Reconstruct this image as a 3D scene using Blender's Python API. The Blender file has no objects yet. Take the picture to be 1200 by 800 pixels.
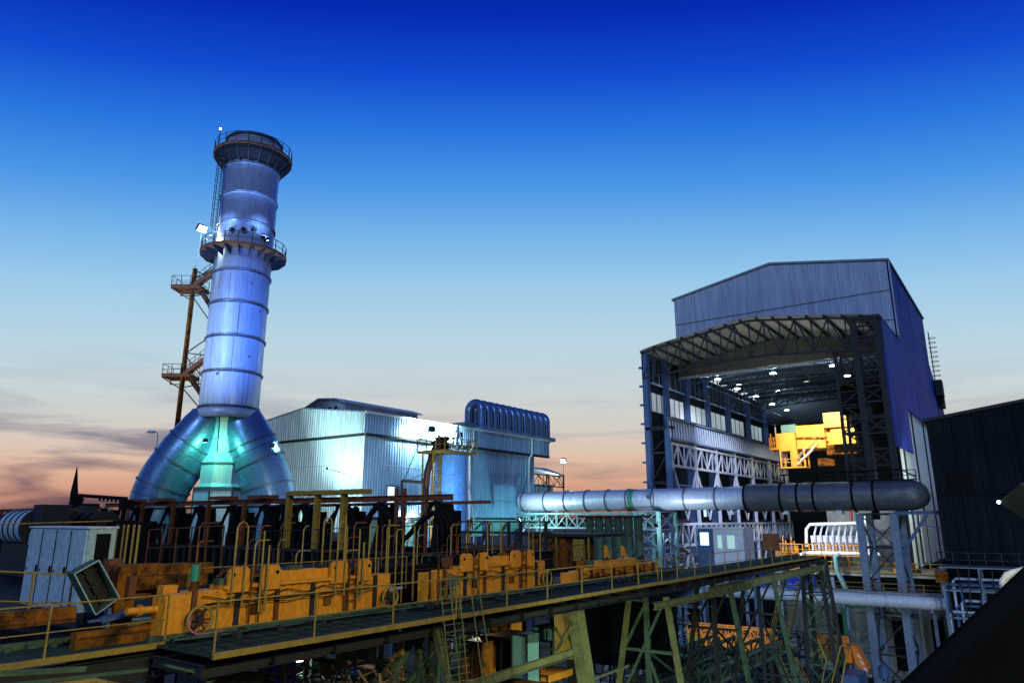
import bpy, math, random
from mathutils import Vector, Matrix
random.seed(11)
R = math.radians
S = bpy.context.scene
COL = S.collection
# ---------------------------------------------------------------- camera
F = 830.0; TH = R(14.1); YAW = R(36); H = 17.0
cam = bpy.data.objects.new('camera', bpy.data.cameras.new('camera')); COL.objects.link(cam)
cam.location = (0, 0, H); cam.rotation_euler = (R(90) + TH, 0, YAW)
cam.data.sensor_width = 36; cam.data.lens = 36 * F / 1200; cam.data.clip_end = 6000; cam.data.clip_start = .1
S.camera = cam
# ---------------------------------------------------------------- world: dusk sky
S.view_settings.view_transform = 'Standard'; S.view_settings.look = 'None'
S.view_settings.exposure = 0; S.view_settings.gamma = 1
W = bpy.data.worlds.new('World'); S.world = W; W.use_nodes = True
nt = W.node_tree; N = nt.nodes; L = nt.links; N.clear()
def nd(t, **k):
    n = N.new(t)
    for a, b in k.items(): setattr(n, a, b)
    return n
def s2l(c):
    return tuple((v / 12.92 if v <= .04045 else ((v + .055) / 1.055) ** 2.4) for v in c)
def hx(h):
    return s2l(tuple(int(h[i:i + 2], 16) / 255 for i in (0, 2, 4)))
tc = nd('ShaderNodeTexCoord'); sep = nd('ShaderNodeSeparateXYZ'); L.new(tc.outputs['Generated'], sep.inputs[0])
def ramp(stops):
    r = nd('ShaderNodeValToRGB'); e = r.color_ramp.elements
    r.color_ramp.interpolation = 'EASE' if False else 'LINEAR'
    while len(e) > 1: e.remove(e[-1])
    e[0].position = stops[0][0]; e[0].color = (*hx(stops[0][1]), 1)
    for p, c in stops[1:]:
        q = e.new(p); q.color = (*hx(c), 1)
    return r
SKY_A = [(0, '2a2438'), (.004, 'a06a62'), (.03, 'cf947c'), (.07, 'e8bea2'), (.115, 'ddd0c6'), (.18, 'cfdade'), (.26, 'bcdaea'),
         (.34, 'a0d0f0'), (.42, '78b8f0'), (.50, '4c9aec'), (.59, '2a78e4'), (.68, '104ed6'), (.78, '042cb8'), (1, '021888')]
SKY_B = [(0, '060a12'), (.02, '142238'), (.2, '24488a'), (.4, '20489a'), (.6, '10309a'), (1, '061a70')]
ra = ramp(SKY_A); rb = ramp(SKY_B)
# azimuth: 1 towards the afterglow, 0 behind the camera
dot = nd('ShaderNodeVectorMath', operation='DOT_PRODUCT'); L.new(tc.outputs['Generated'], dot.inputs[0])
dot.inputs[1].default_value = (-.588, .809, 0)
mr = nd('ShaderNodeMapRange'); L.new(dot.outputs['Value'], mr.inputs[0]); mr.inputs[1].default_value = -.1; mr.inputs[2].default_value = .6
# a wide darker zone away from the middle of the afterglow
warp = nd('ShaderNodeMath', operation='MULTIPLY_ADD')   # z + (1-dot^2)*k : bluer towards both sides
dd = nd('ShaderNodeMath', operation='MULTIPLY'); L.new(dot.outputs['Value'], dd.inputs[0]); L.new(dot.outputs['Value'], dd.inputs[1])
inv = nd('ShaderNodeMath', operation='SUBTRACT'); inv.inputs[0].default_value = 1; L.new(dd.outputs[0], inv.inputs[1])
iz = nd('ShaderNodeMath', operation='MULTIPLY'); L.new(inv.outputs[0], iz.inputs[0]); L.new(sep.outputs['Z'], iz.inputs[1])
L.new(iz.outputs[0], warp.inputs[0]); warp.inputs[1].default_value = .62; L.new(sep.outputs['Z'], warp.inputs[2])
L.new(warp.outputs[0], ra.inputs[0]); L.new(sep.outputs['Z'], rb.inputs[0])
mx = nd('ShaderNodeMix', data_type='RGBA'); L.new(mr.outputs[0], mx.inputs[0]); L.new(rb.outputs[0], mx.inputs[6]); L.new(ra.outputs[0], mx.inputs[7])
# streaky low clouds
mp = nd('ShaderNodeMapping'); L.new(tc.outputs['Generated'], mp.inputs[0]); mp.inputs['Scale'].default_value = (1.6, 1.6, 15); mp.inputs['Rotation'].default_value = (R(1.5), R(5), 0)
nz = nd('ShaderNodeTexNoise'); L.new(mp.outputs[0], nz.inputs['Vector']); nz.inputs['Scale'].default_value = 2.1; nz.inputs['Detail'].default_value = 5; nz.inputs['Roughness'].default_value = .55; nz.inputs['Distortion'].default_value = .6
cr = nd('ShaderNodeMapRange'); L.new(nz.outputs[0], cr.inputs[0]); cr.inputs[1].default_value = .47; cr.inputs[2].default_value = .66
band = ramp([(0, 'ffffff'), (.1, 'ffffff'), (.17, '909090'), (.235, '000000')]); L.new(sep.outputs['Z'], band.inputs[0])
# thicker to the left of the view
dl = nd('ShaderNodeVectorMath', operation='DOT_PRODUCT'); L.new(tc.outputs['Generated'], dl.inputs[0]); dl.inputs[1].default_value = (-.809, -.588, 0)
dlr = nd('ShaderNodeMapRange'); L.new(dl.outputs['Value'], dlr.inputs[0]); dlr.inputs[1].default_value = -.15; dlr.inputs[2].default_value = .42; dlr.inputs[3].default_value = .55; dlr.inputs[4].default_value = 1.0
m1 = nd('ShaderNodeMath', operation='MULTIPLY'); L.new(cr.outputs[0], m1.inputs[0]); L.new(band.outputs[0], m1.inputs[1])
m2 = nd('ShaderNodeMath', operation='MULTIPLY'); L.new(m1.outputs[0], m2.inputs[0]); L.new(dlr.outputs[0], m2.inputs[1])
m3 = nd('ShaderNodeMath', operation='MULTIPLY'); L.new(m2.outputs[0], m3.inputs[0]); m3.inputs[1].default_value = .9
mc = nd('ShaderNodeMix', data_type='RGBA'); L.new(m3.outputs[0], mc.inputs[0]); L.new(mx.outputs[2], mc.inputs[6])
cc = ramp([(0, '4a3648'), (.05, '745a6c'), (.1, '8a8494'), (.16, '86a0b4'), (.25, '9cc0d8')]); L.new(sep.outputs['Z'], cc.inputs[0]); L.new(cc.outputs[0], mc.inputs[7])
# faint low sky texture light added to the dusk colours
sk = nd('ShaderNodeTexSky', sky_type='NISHITA'); sk.sun_disc = False; sk.sun_elevation = R(1.0); sk.sun_rotation = R(36 + 160); sk.air_density = 2
bg = nd('ShaderNodeBackground'); L.new(mc.outputs[2], bg.inputs[0]); bg.inputs[1].default_value = .94
bs = nd('ShaderNodeBackground'); L.new(sk.outputs[0], bs.inputs[0]); bs.inputs[1].default_value = .0015
ad = nd('ShaderNodeAddShader'); L.new(bg.outputs[0], ad.inputs[0]); L.new(bs.outputs[0], ad.inputs[1])
wo = nd('ShaderNodeOutputWorld'); L.new(ad.outputs[0], wo.inputs[0])
# ---------------------------------------------------------------- dusk key
sun = bpy.data.objects.new('dusk_sun', bpy.data.lights.new('dusk_sun', 'SUN')); COL.objects.link(sun)
sun.data.energy = .95; sun.data.angle = R(14); sun.data.color = (.42, .62, 1)
sun.rotation_euler = (Vector((.25, -.85, .42))).to_track_quat('Z', 'Y').to_euler()

# ---------------------------------------------------------------- helpers
def ray(px, py):
    x = (px - 600) / F; y = (400 - py) / F
    f = math.cos(TH) - y * math.sin(TH); z = math.sin(TH) + y * math.cos(TH)
    return (x * math.cos(YAW) - f * math.sin(YAW), x * math.sin(YAW) + f * math.cos(YAW), z)
def P(px, py, X=None, Y=None, Z=None):
    r = ray(px, py)
    t = X / r[0] if X is not None else Y / r[1] if Y is not None else (Z - H) / r[2]
    return Vector((r[0] * t, r[1] * t, H + r[2] * t))
def RF(r, f, z=0):      # metres right of and ahead of the viewpoint -> plant grid
    return Vector((r * math.cos(YAW) - f * math.sin(YAW), r * math.sin(YAW) + f * math.cos(YAW), z))
V = Vector
class MB:
    def __init__(s): s.v = []; s.f = []; s.sm = []
    def add(s, vs, fs, smooth=False):
        b = len(s.v); s.v += [tuple(p) for p in vs]
        for f in fs: s.f.append(tuple(i + b for i in f)); s.sm.append(smooth)
        return s
    def box(s, x0, x1, y0, y1, z0, z1):
        vs = [(x, y, z) for z in (z0, z1) for y in (y0, y1) for x in (x0, x1)]
        return s.add(vs, [(0, 2, 3, 1), (4, 5, 7, 6), (0, 1, 5, 4), (2, 6, 7, 3), (0, 4, 6, 2), (1, 3, 7, 5)])
    def frame(s, a, b):
        a = V(a); b = V(b); d = (b - a)
        l = d.length; d = d / l if l > 1e-9 else V((0, 0, 1))
        up = V((0, 0, 1)) if abs(d.z) < .95 else V((0, 1, 0))
        u = d.cross(up).normalized(); w = u.cross(d).normalized()
        return a, b, d, u, w
    def bar(s, a, b, w, h=None):
        h = h or w; a, b, d, u, n = s.frame(a, b)
        vs = []
        for p in (a, b):
            for i, j in ((-1, -1), (1, -1), (1, 1), (-1, 1)): vs.append(p + u * w / 2 * i + n * h / 2 * j)
        return s.add(vs, [(0, 1, 2, 3), (7, 6, 5, 4), (0, 4, 5, 1), (1, 5, 6, 2), (2, 6, 7, 3), (3, 7, 4, 0)])
    def ib(s, a, b, w, h=None, t=None):         # I-section
        h = h or w; t = t or w * .1; a, b, d, u, n = s.frame(a, b)
        o = n * (h / 2 - t / 2)
        s.bar(a + o, b + o, w, t); s.bar(a - o, b - o, w, t); return s.bar(a, b, t, h - 2 * t)
    def cyl(s, a, b, r, r2=None, n=16, caps=True):
        r2 = r if r2 is None else r2; a, b, d, u, w = s.frame(a, b)
        vs = []
        for p, q in ((a, r), (b, r2)):
            for i in range(n):
                t = 2 * math.pi * i / n; vs.append(p + u * q * math.cos(t) + w * q * math.sin(t))
        s.add(vs, [(i, i + n, (i + 1) % n + n, (i + 1) % n) for i in range(n)], n > 8)
        if caps: s.add(vs, [tuple(range(n)), tuple(range(2 * n - 1, n - 1, -1))])
        return s
    def tube(s, pts, r, n=8, caps=True):
        pts = [V(p) for p in pts]; m = len(pts); rs = r if isinstance(r, (list, tuple)) else [r] * m
        t0 = (pts[1] - pts[0]).normalized()
        u = t0.cross(V((0, 0, 1)) if abs(t0.z) < .9 else V((0, 1, 0))).normalized()
        vs = []
        for i, p in enumerate(pts):
            t = ((pts[min(i + 1, m - 1)] - pts[max(i - 1, 0)])).normalized()
            u = (u - t * u.dot(t)).normalized(); w = t.cross(u)
            for k in range(n):
                g = 2 * math.pi * k / n; vs.append(p + (u * math.cos(g) + w * math.sin(g)) * rs[i])
        fs = [(i * n + k, i * n + (k + 1) % n, (i + 1) * n + (k + 1) % n, (i + 1) * n + k) for i in range(m - 1) for k in range(n)]
        s.add(vs, fs, True)
        if caps: s.add(vs[:n], [tuple(range(n - 1, -1, -1))]); s.add(vs[-n:], [tuple(range(n))])
        return s
    def prism(s, poly, ext):
        n = len(poly); poly = [V(p) for p in poly]; e = V(ext)
        vs = poly + [p + e for p in poly]
        return s.add(vs, [tuple(range(n - 1, -1, -1)), tuple(range(n, 2 * n))] + [(i, (i + 1) % n, (i + 1) % n + n, i + n) for i in range(n)])
    def torus(s, c, ax, r, t, n=24):
        c = V(c); ax = V(ax).normalized(); u = ax.cross(V((0, 0, 1)) if abs(ax.z) < .9 else V((1, 0, 0))).normalized(); w = ax.cross(u)
        pts = [c + (u * math.cos(2 * math.pi * i / n) + w * math.sin(2 * math.pi * i / n)) * r for i in range(n + 1)]
        return s.tube(pts, t, 6, False)
    def build(s, name, m, parent=None):
        me = bpy.data.meshes.new(name); me.from_pydata(s.v, [], s.f); me.update()
        me.polygons.foreach_set('use_smooth', s.sm); me.materials.append(m)
        o = bpy.data.objects.new(name, me); COL.objects.link(o)
        if parent is not None:
            o.parent = parent; o.location = -V(parent_world(parent))
        return o
def parent_world(p):
    l = V(p.location)
    while p.parent: p = p.parent; l = l + V(p.location)
    return l
def thing(name, label, cat, loc=(0, 0, 0), group=None):
    o = bpy.data.objects.new(name, None); COL.objects.link(o); o.location = loc; o.empty_display_size = .2
    o['label'] = label; o['category'] = cat
    if group: o['group'] = group
    return o
def tag(o, label, cat, group=None):
    o['label'] = label; o['category'] = cat
    if group: o['group'] = group
    return o
def struct(o): o['kind'] = 'structure'; return o
def dup(root, off, label=None, scale=None):
    def cp(o, par):
        c = o.copy(); COL.objects.link(c); c.parent = par
        for ch in list(o.children): cp(ch, c)
        return c
    r = cp(root, None); r.location = V(root.location) + V(off)
    if label: r['label'] = label
    if scale: r.scale = scale
    return r
def truss(m, a, b, dn, n, w, verts=True, alt=True, cw=None):
    a = V(a); b = V(b); dn = V(dn); cw = cw or w * 1.3
    m.bar(a, b, cw); m.bar(a + dn, b + dn, cw)
    for i in range(n + 1):
        p = a.lerp(b, i / n)
        if verts: m.bar(p, p + dn, w)
        if i < n:
            q = a.lerp(b, (i + 1) / n)
            if alt and i % 2: m.bar(p + dn, q, w)
            elif alt: m.bar(p, q + dn, w)
            else: m.bar(p, q + dn, w); m.bar(p + dn, q, w)
def tower(name, label, x0, x1, y0, y1, z0, z1, n, lw, bw, mat, mat2=None, cat='support tower', top=None, group=None, xdia=True):
    t = thing(name, label, cat, ((x0 + x1) / 2, (y0 + y1) / 2, z0), group)
    tx = top or (x0, x1, y0, y1)
    b4 = [V((x0, y0, z0)), V((x1, y0, z0)), V((x1, y1, z0)), V((x0, y1, z0))]
    t4 = [V((tx[0], tx[2], z1)), V((tx[1], tx[2], z1)), V((tx[1], tx[3], z1)), V((tx[0], tx[3], z1))]
    for a, b in zip(b4, t4): MB().ib(a, b, lw).build('leg', mat, t)
    m = MB()
    for k in range(n + 1):
        for i in range(4):
            j = (i + 1) % 4
            a0 = b4[i].lerp(t4[i], k / n); a1 = b4[j].lerp(t4[j], k / n)
            m.bar(a0, a1, bw)
            if k < n:
                c0 = b4[i].lerp(t4[i], (k + 1) / n); c1 = b4[j].lerp(t4[j], (k + 1) / n)
                if (k + i) % 2 or xdia: m.bar(a0, c1, bw * .8)
                if (k + i + 1) % 2 or xdia: m.bar(a1, c0, bw * .8)
    m.build('bracing', mat2 or mat, t)
    return t
def rail(pts, h, sp, r, mat, parent, closed=False, posts_children=True, mid=2, name='railing', kick=True):
    pts = [V(p) for p in pts]
    if closed: pts = pts + [pts[0]]
    m = MB()
    for a, b in zip(pts, pts[1:]):
        for k in range(1, mid + 1):
            z = V((0, 0, h * k / mid)); m.tube([a + z, b + z], r * (1 if k == mid else .75), 6)
        if kick: m.bar(a + V((0, 0, .08)), b + V((0, 0, .08)), .015, .14)
    o = m.build(name, mat, parent)
    seen = []
    pm = MB()
    for a, b in zip(pts, pts[1:]):
        n = max(1, round((b - a).length / sp))
        for i in range(n + 1):
            p = a.lerp(b, i / n)
            if any((p - q).length < .05 for q in seen): continue
            seen.append(p)
            if True: MB().bar(p, p + V((0, 0, h)), r * 1.7).build('post', mat, o)
            else: pm.bar(p, p + V((0, 0, h)), r * 1.7)
    return o
def corr(m, o, u, length, z0, ztop, nrm, pitch=.45, d=.09, back=.12):
    """ribbed sheet: bottom edge from o along u, ribs standing out along nrm, closed at the back"""
    o = V(o); u = V(u).normalized(); nrm = V(nrm).normalized()
    zt = ztop if callable(ztop) else (lambda s: ztop)
    zb = z0 if callable(z0) else (lambda s: z0)
    prof = []; s = 0
    while s < length:
        for a, h in ((0, 0), (.5, 0), (.62, 1), (.88, 1)):
            q = s + a * pitch
            if q < length: prof.append((q, h * d))
        s += pitch
    prof.append((length, 0))
    vs = []
    for q, h in prof:
        p = o + u * q + nrm * h
        vs += [V((p.x, p.y, zb(q))), V((p.x, p.y, zt(q)))]
    fs = [(2 * i, 2 * i + 2, 2 * i + 3, 2 * i + 1) for i in range(len(prof) - 1)]
    k = len(vs); n = len(prof)
    for q, h in prof:
        p = o + u * q - nrm * back; vs += [V((p.x, p.y, zb(q))), V((p.x, p.y, zt(q)))]
    fs += [(k + 2 * i + 1, k + 2 * i + 3, k + 2 * i + 2, k + 2 * i) for i in range(n - 1)]
    fs += [(2 * i + 1, 2 * i + 3, k + 2 * i + 3, k + 2 * i + 1) for i in range(n - 1)]
    fs += [(2 * i + 2, 2 * i, k + 2 * i, k + 2 * i + 2) for i in range(n - 1)]
    fs += [(0, 1, k + 1, k), (2 * n - 1, 2 * n - 2, k + 2 * n - 2, k + 2 * n - 1)]
    m.add(vs, fs); return m

# ---------------------------------------------------------------- materials
def mat(name, c, c2=None, rough=.6, metal=0, amt=.5, sc=1.5, stretch=(1, 1, 1), bump=.0, lo=.45, hi=.7, spec=.5, rv=.15):
    m = bpy.data.materials.new(name); m.use_nodes = True; t = m.node_tree; n = t.nodes; l = t.links
    b = n['Principled BSDF']; c2 = c2 or tuple(v * .6 for v in c)
    co = n.new('ShaderNodeTexCoord'); mp = n.new('ShaderNodeMapping'); mp.inputs['Scale'].default_value = stretch
    l.new(co.outputs['Object'], mp.inputs[0])
    a = n.new('ShaderNodeTexNoise'); a.inputs['Scale'].default_value = sc; a.inputs['Detail'].default_value = 7; a.inputs['Roughness'].default_value = .65
    l.new(mp.outputs[0], a.inputs['Vector'])
    r = n.new('ShaderNodeMapRange'); l.new(a.outputs[0], r.inputs[0]); r.inputs[1].default_value = lo; r.inputs[2].default_value = hi; r.inputs[4].default_value = amt
    x = n.new('ShaderNodeMix'); x.data_type = 'RGBA'; l.new(r.outputs[0], x.inputs[0]); x.inputs[6].default_value = (*c, 1); x.inputs[7].default_value = (*c2, 1)
    # fine second layer so no face is quite uniform
    a2 = n.new('ShaderNodeTexNoise'); a2.inputs['Scale'].default_value = sc * 7; a2.inputs['Detail'].default_value = 4; l.new(mp.outputs[0], a2.inputs['Vector'])
    r2 = n.new('ShaderNodeMapRange'); l.new(a2.outputs[0], r2.inputs[0]); r2.inputs[1].default_value = .3; r2.inputs[2].default_value = .7; r2.inputs[3].default_value = .78; r2.inputs[4].default_value = 1.15
    y = n.new('ShaderNodeMix'); y.data_type = 'RGBA'; y.blend_type = 'MULTIPLY'; y.inputs[0].default_value = 1
    l.new(x.outputs[2], y.inputs[6]); l.new(r2.outputs[0], y.inputs[7]); l.new(y.outputs[2], b.inputs['Base Color'])
    r3 = n.new('ShaderNodeMapRange'); l.new(a.outputs[0], r3.inputs[0]); r3.inputs[1].default_value = .3; r3.inputs[2].default_value = .7
    r3.inputs[3].default_value = max(.05, rough - rv); r3.inputs[4].default_value = min(1, rough + rv); l.new(r3.outputs[0], b.inputs['Roughness'])
    b.inputs['Metallic'].default_value = metal
    b.inputs['Specular IOR Level'].default_value = spec
    if bump:
        u = n.new('ShaderNodeBump'); u.inputs['Strength'].default_value = bump; u.inputs['Distance'].default_value = .05
        l.new(a2.outputs[0], u.inputs['Height']); l.new(u.outputs[0], b.inputs['Normal'])
    return m
def emit(name, c, st):
    m = bpy.data.materials.new(name); m.use_nodes = True; b = m.node_tree.nodes['Principled BSDF']
    b.inputs['Base Color'].default_value = (.8, .8, .8, 1); b.inputs['Emission Color'].default_value = (*c, 1); b.inputs['Emission Strength'].default_value = st
    return m
M = dict(
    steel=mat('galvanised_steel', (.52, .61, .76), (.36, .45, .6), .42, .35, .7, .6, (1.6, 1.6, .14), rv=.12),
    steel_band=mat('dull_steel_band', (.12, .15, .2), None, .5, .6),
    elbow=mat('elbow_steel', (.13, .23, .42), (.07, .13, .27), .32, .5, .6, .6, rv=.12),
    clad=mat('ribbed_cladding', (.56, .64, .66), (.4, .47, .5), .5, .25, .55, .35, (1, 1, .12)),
    clad_cool_shade=mat('cool_shade_cladding', (.26, .42, .6), (.17, .3, .46), .5, .25, .55, .35, (1, 1, .12)),  # blue shade of the unlit side face put into the cladding colour
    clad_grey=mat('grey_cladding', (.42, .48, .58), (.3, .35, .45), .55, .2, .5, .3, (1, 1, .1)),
    clad_shaded=mat('shaded_side_cladding', (.004, .032, .3), (.003, .02, .19), .5, .1, .5, .3, (1, 1, .1)),  # shading of the hall's side face baked into a dark blue
    clad_pale=mat('pale_cladding', (.6, .68, .66), (.44, .5, .5), .5, .1, .5, .3, (1, 1, .1)),
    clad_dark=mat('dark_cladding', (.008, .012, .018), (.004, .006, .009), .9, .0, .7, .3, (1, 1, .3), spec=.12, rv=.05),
    roofm=mat('roof_sheet', (.26, .31, .36), None, .6, .2),
    beige=mat('soffit_board', (.34, .34, .3), (.2, .2, .17), .7, 0, .5, .4),
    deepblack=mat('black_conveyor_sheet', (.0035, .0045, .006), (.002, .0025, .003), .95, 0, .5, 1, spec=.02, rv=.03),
    lattice=mat('dim_steel', (.03, .05, .075), (.02, .025, .03), .6, .1, .5, 2, spec=.3),
    ductdark=mat('dark_duct_steel', (.14, .165, .19), (.045, .05, .055), .45, .45, .8, .7, (.4, 1, 1)),  # darker grey steel for the right half of the duct
    fascia=mat('dim_fascia_board', (.1, .1, .09), (.05, .05, .045), .8, 0, .6, .5),
    darks=mat('dark_steel', (.012, .016, .02), (.03, .02, .012), .75, 0, .5, 2),
    black=mat('black_rubber', (.006, .007, .008), (.014, .013, .012), .6, 0, .5, 3, spec=.04, rv=.05),
    bluesteel=mat('blue_painted_steel', (.06, .115, .26), (.035, .07, .16), .5, .1, .5, 1.2),
    blueleg=mat('blue_grey_painted_steel', (.15, .21, .32), (.09, .11, .15), .5, .1, .6, 1.2),
    white=mat('white_painted_steel', (.62, .65, .74), (.4, .42, .5), .5, .05, .5, 1.2),
    yellow=mat('olive_yellow_paint', (.32, .22, .035), (.11, .085, .02), .5, .1, .6, 2.5, bump=.2),
    olive=mat('weathered_olive_steel', (.17, .18, .075), (.06, .07, .035), .75, 0, .7, 1.6, bump=.3, spec=.2),
    green=mat('grey_green_steel', (.07, .12, .07), (.025, .045, .03), .8, 0, .7, 1.6, bump=.3, spec=.15),
    deck=mat('grey_green_deck_plate', (.022, .05, .038), (.075, .08, .035), .85, 0, .6, 1.8, bump=.4, spec=.1, rv=.08),
    orange=mat('orange_paint', (.74, .29, .015), (.42, .15, .012), .48, .0, .6, 1.3, (1, 1, .5), bump=.2, lo=.48, hi=.75),
    orange_d=mat('dirty_orange_paint', (.26, .09, .008), (.025, .014, .006), .8, .0, .95, 1.6, bump=.4, lo=.4, hi=.6, spec=.15),
    rust=mat('rust_brown_steel', (.15, .05, .012), (.05, .018, .008), .65, .1, .8, 2, bump=.3),
    redduct=mat('red_brown_duct', (.1, .03, .022), (.05, .018, .016), .6, .1),
    bluepaint=mat('blue_silo_paint', (.12, .38, .9), (.08, .3, .72), .38, .1, .5, .6, (1, 1, .3)),
    cab=mat('cabinet_grey', (.36, .54, .6), (.26, .4, .46), .45, .05, .4, 1),
    glass=mat('dark_glass', (.02, .04, .05), None, .15),
    pink=mat('pink_hose', (.45, .12, .16), None, .5),
    greenp=mat('green_paint', (.03, .26, .14), None, .5),
    concrete=mat('concrete', (.27, .29, .27), (.15, .16, .15), .85, 0, .7, .5, (1, 1, .4), bump=.3),
    ground=mat('dark_ground', (.014, .016, .015), (.04, .038, .03), .95, 0, .9, .15, bump=.5),
    tarp=mat('blue_tarp', (.02, .06, .6), (.01, .03, .35), .45),
    crane=mat('crane_yellow', (.8, .42, .06), (.6, .28, .03), .45, 0, .4, .8),
    whitepipe=mat('white_pipe', (.72, .74, .72), (.5, .52, .5), .4),
    red=mat('red_paint', (.6, .02, .02), None, .5),
    oran_boom=mat('orange_boom_paint', (.75, .2, .012), (.5, .12, .01), .5, 0, .5, 1),
    teal=mat('teal_paint', (.16, .34, .33), (.08, .18, .18), .5),
    timber=mat('weathered_timber', (.2, .14, .06), (.07, .05, .03), .8),
)
E_white = emit('lamp_white', (.85, .95, 1), 25)
E_cyan = emit('lamp_cyan', (.35, 1, .85), 25)
E_warm = emit('lamp_warm', (1, .8, .5), 18)
E_red = emit('lamp_red', (1, .4, .35), 12)
E_win = emit('lit_pane', (.75, .95, 1), 1.1)
def flood(label, pos, aim, c, power, em=None, size=.35, spot=None, name='floodlight', group='work floodlights', mount=None, rad=.3, pole=None, blend=.6):
    pos = V(pos); d = (V(aim) - pos).normalized(); t = thing(name, label, 'floodlight', pos, group)
    m = MB(); m.frame(pos, pos + d)
    a, b, dd, u, w = m.frame(pos, pos + d)
    m.prism([a + u * size - w * size * .7, a - u * size - w * size * .7, a - u * size * .8 + w * size * .7, a + u * size * .8 + w * size * .7], -d * size * .9)
    m.build('housing', M['darks'], t)
    q = pos + d * .01
    MB().prism([q + u * size * .92 - w * size * .62, q - u * size * .92 - w * size * .62, q - u * size * .74 + w * size * .62, q + u * size * .74 + w * size * .62][::-1], d * .03).build('lens', em or E_white, t)
    if pole is not None: MB().cyl(V((pos.x, pos.y, pole)) - d * .2, pos - d * size * .8, .05, n=8).build('pole', M['darks'], t)
    elif mount is not None: MB().bar(pos - d * size * .8, mount, .06).build('bracket', M['darks'], t)
    lt = bpy.data.lights.new('lamp_light', 'SPOT'); lt.energy = power; lt.color = c; lt.spot_size = spot or R(140); lt.spot_blend = blend; lt.shadow_soft_size = rad
    o = bpy.data.objects.new('lamp_light', lt); COL.objects.link(o); o.parent = t; o.location = d * .25
    o.rotation_euler = d.to_track_quat('-Z', 'Y').to_euler()
    return t

# ================================================================= SETTING
g = MB(); g.add([(-2500, -600, 0), (900, -600, 0), (900, 3000, 0), (-2500, 3000, 0)], [(0, 1, 2, 3)]); struct(g.build('ground', M['ground']))
hb = MB()   # low hills on the horizon
prev = None
for i in range(61):
    a = R(-60 + 2 * i) ; d = V((-math.sin(a + R(20)), math.cos(a + R(20)), 0)) * 1500
    h = 14 + 10 * math.sin(i * .7) + 7 * math.sin(i * 1.9 + 1)
    cur = [d, d * 1.02 + V((0, 0, h)), d * 1.15 + V((0, 0, h * .8)), d * 1.3]
    if prev: hb.add(prev + cur, [(0, 4, 5, 1), (1, 5, 6, 2), (2, 6, 7, 3)])
    prev = cur
struct(hb.build('hills', M['ground']))

# ================================================================= EXHAUST STACK
SC = RF(-33.0, 82); SX, SY = SC.x, SC.y
def sp(ang, r, z): return V((SX + r * math.cos(ang), SY + r * math.sin(ang), z))
t = thing('exhaust_stack', 'tall blue-lit cylindrical steel chimney with two ring platforms on trouser-leg ducts', 'chimney', (SX, SY, 0))
RR = 3.3
def lathe_mb(prof, n=64):
    m = MB(); vs = []
    for r, z in prof:
        for k in range(n): vs.append(sp(2 * math.pi * k / n, r, z))
    fs = [(i * n + k, i * n + (k + 1) % n, (i + 1) * n + (k + 1) % n, (i + 1) * n + k) for i in range(len(prof) - 1) for k in range(n)]
    return m.add(vs, fs, True)
lathe_mb([(RR - .1, 28.6), (RR, 29.2), (RR, 63.7), (RR - .25, 63.7), (RR - .25, 55)]).build('shell', M['steel'], t)
for k, z in enumerate([29.3, 33.3, 37.4, 41.5, 45.4, 51.6, 55.4, 59.3, 63.3]):
    m = lathe_mb([(RR, z), (RR + .16, z), (RR + .16, z + .07), (RR + .07, z + .07), (RR + .07, z + .18), (RR + .16, z + .18), (RR + .16, z + .25), (RR, z + .25)]); m.build('flange_band', M['steel_band'], t)
camdir = math.atan2(-SY, -SX)
def ring_platform(z, r, skirt, a0=0):
    n = 20; p = MB(); pts = [sp(camdir + .15 + 2 * math.pi * k / n, r, z) for k in range(n)]; inn = [sp(camdir + .15 + 2 * math.pi * k / n, RR + .05, z) for k in range(n)]
    vs = inn + pts + [q - V((0, 0, .12)) for q in inn] + [q - V((0, 0, .12)) for q in pts]
    for k in range(n):
        j = (k + 1) % n; p.add(vs, [])
    fs = []
    for k in range(n):
        j = (k + 1) % n
        fs += [(k, n + k, n + j, j), (2 * n + k, 2 * n + j, 3 * n + j, 3 * n + k), (n + k, 3 * n + k, 3 * n + j, n + j)]
    m = MB().add(vs, fs)
    for k in range(n):
        j = (k + 1) % n; m.bar(pts[k] + V((0, 0, -.1)), pts[j] + V((0, 0, -.1)), .08, .34)
    pf = m.build('ring_platform', M['rust'], t)
    for k in range(n):       # triangular brackets under the deck
        a = camdir + .15 + 2 * math.pi * k / n
        MB().prism([sp(a, RR, z - .12), sp(a, r - .1, z - .12), sp(a, r - .1, z - .45), sp(a, RR, z - skirt)], V((-math.sin(a), math.cos(a), 0)) * .07).build('bracket', M['darks'], pf)
    if skirt > 2:
        vs = [sp(camdir + .15 + 2 * math.pi * k / n, r - .02, z - .25) for k in range(n)] + [sp(camdir + .15 + 2 * math.pi * k / n, r - .25, z - .7) for k in range(n)] + [sp(camdir + .15 + 2 * math.pi * k / n, RR, z - 1.7) for k in range(n)]
        fs = [(k, n + k, n + (k + 1) % n, (k + 1) % n) for k in range(n)] + [(n + k, 2 * n + k, 2 * n + (k + 1) % n, n + (k + 1) % n) for k in range(n)]
        MB().add(vs, fs).build('skirt', M['black'], pf)
    rail([q + (V((SX, SY, z)) - q) * .02 for q in pts], 1.35, 2.0, .045, M['darks'], t, closed=True, mid=2, posts_children=True, kick=False)
    return pf
ring_platform(61.5, 4.75, 2.3); ring_platform(48.4, 5.0, 1.1)
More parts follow.
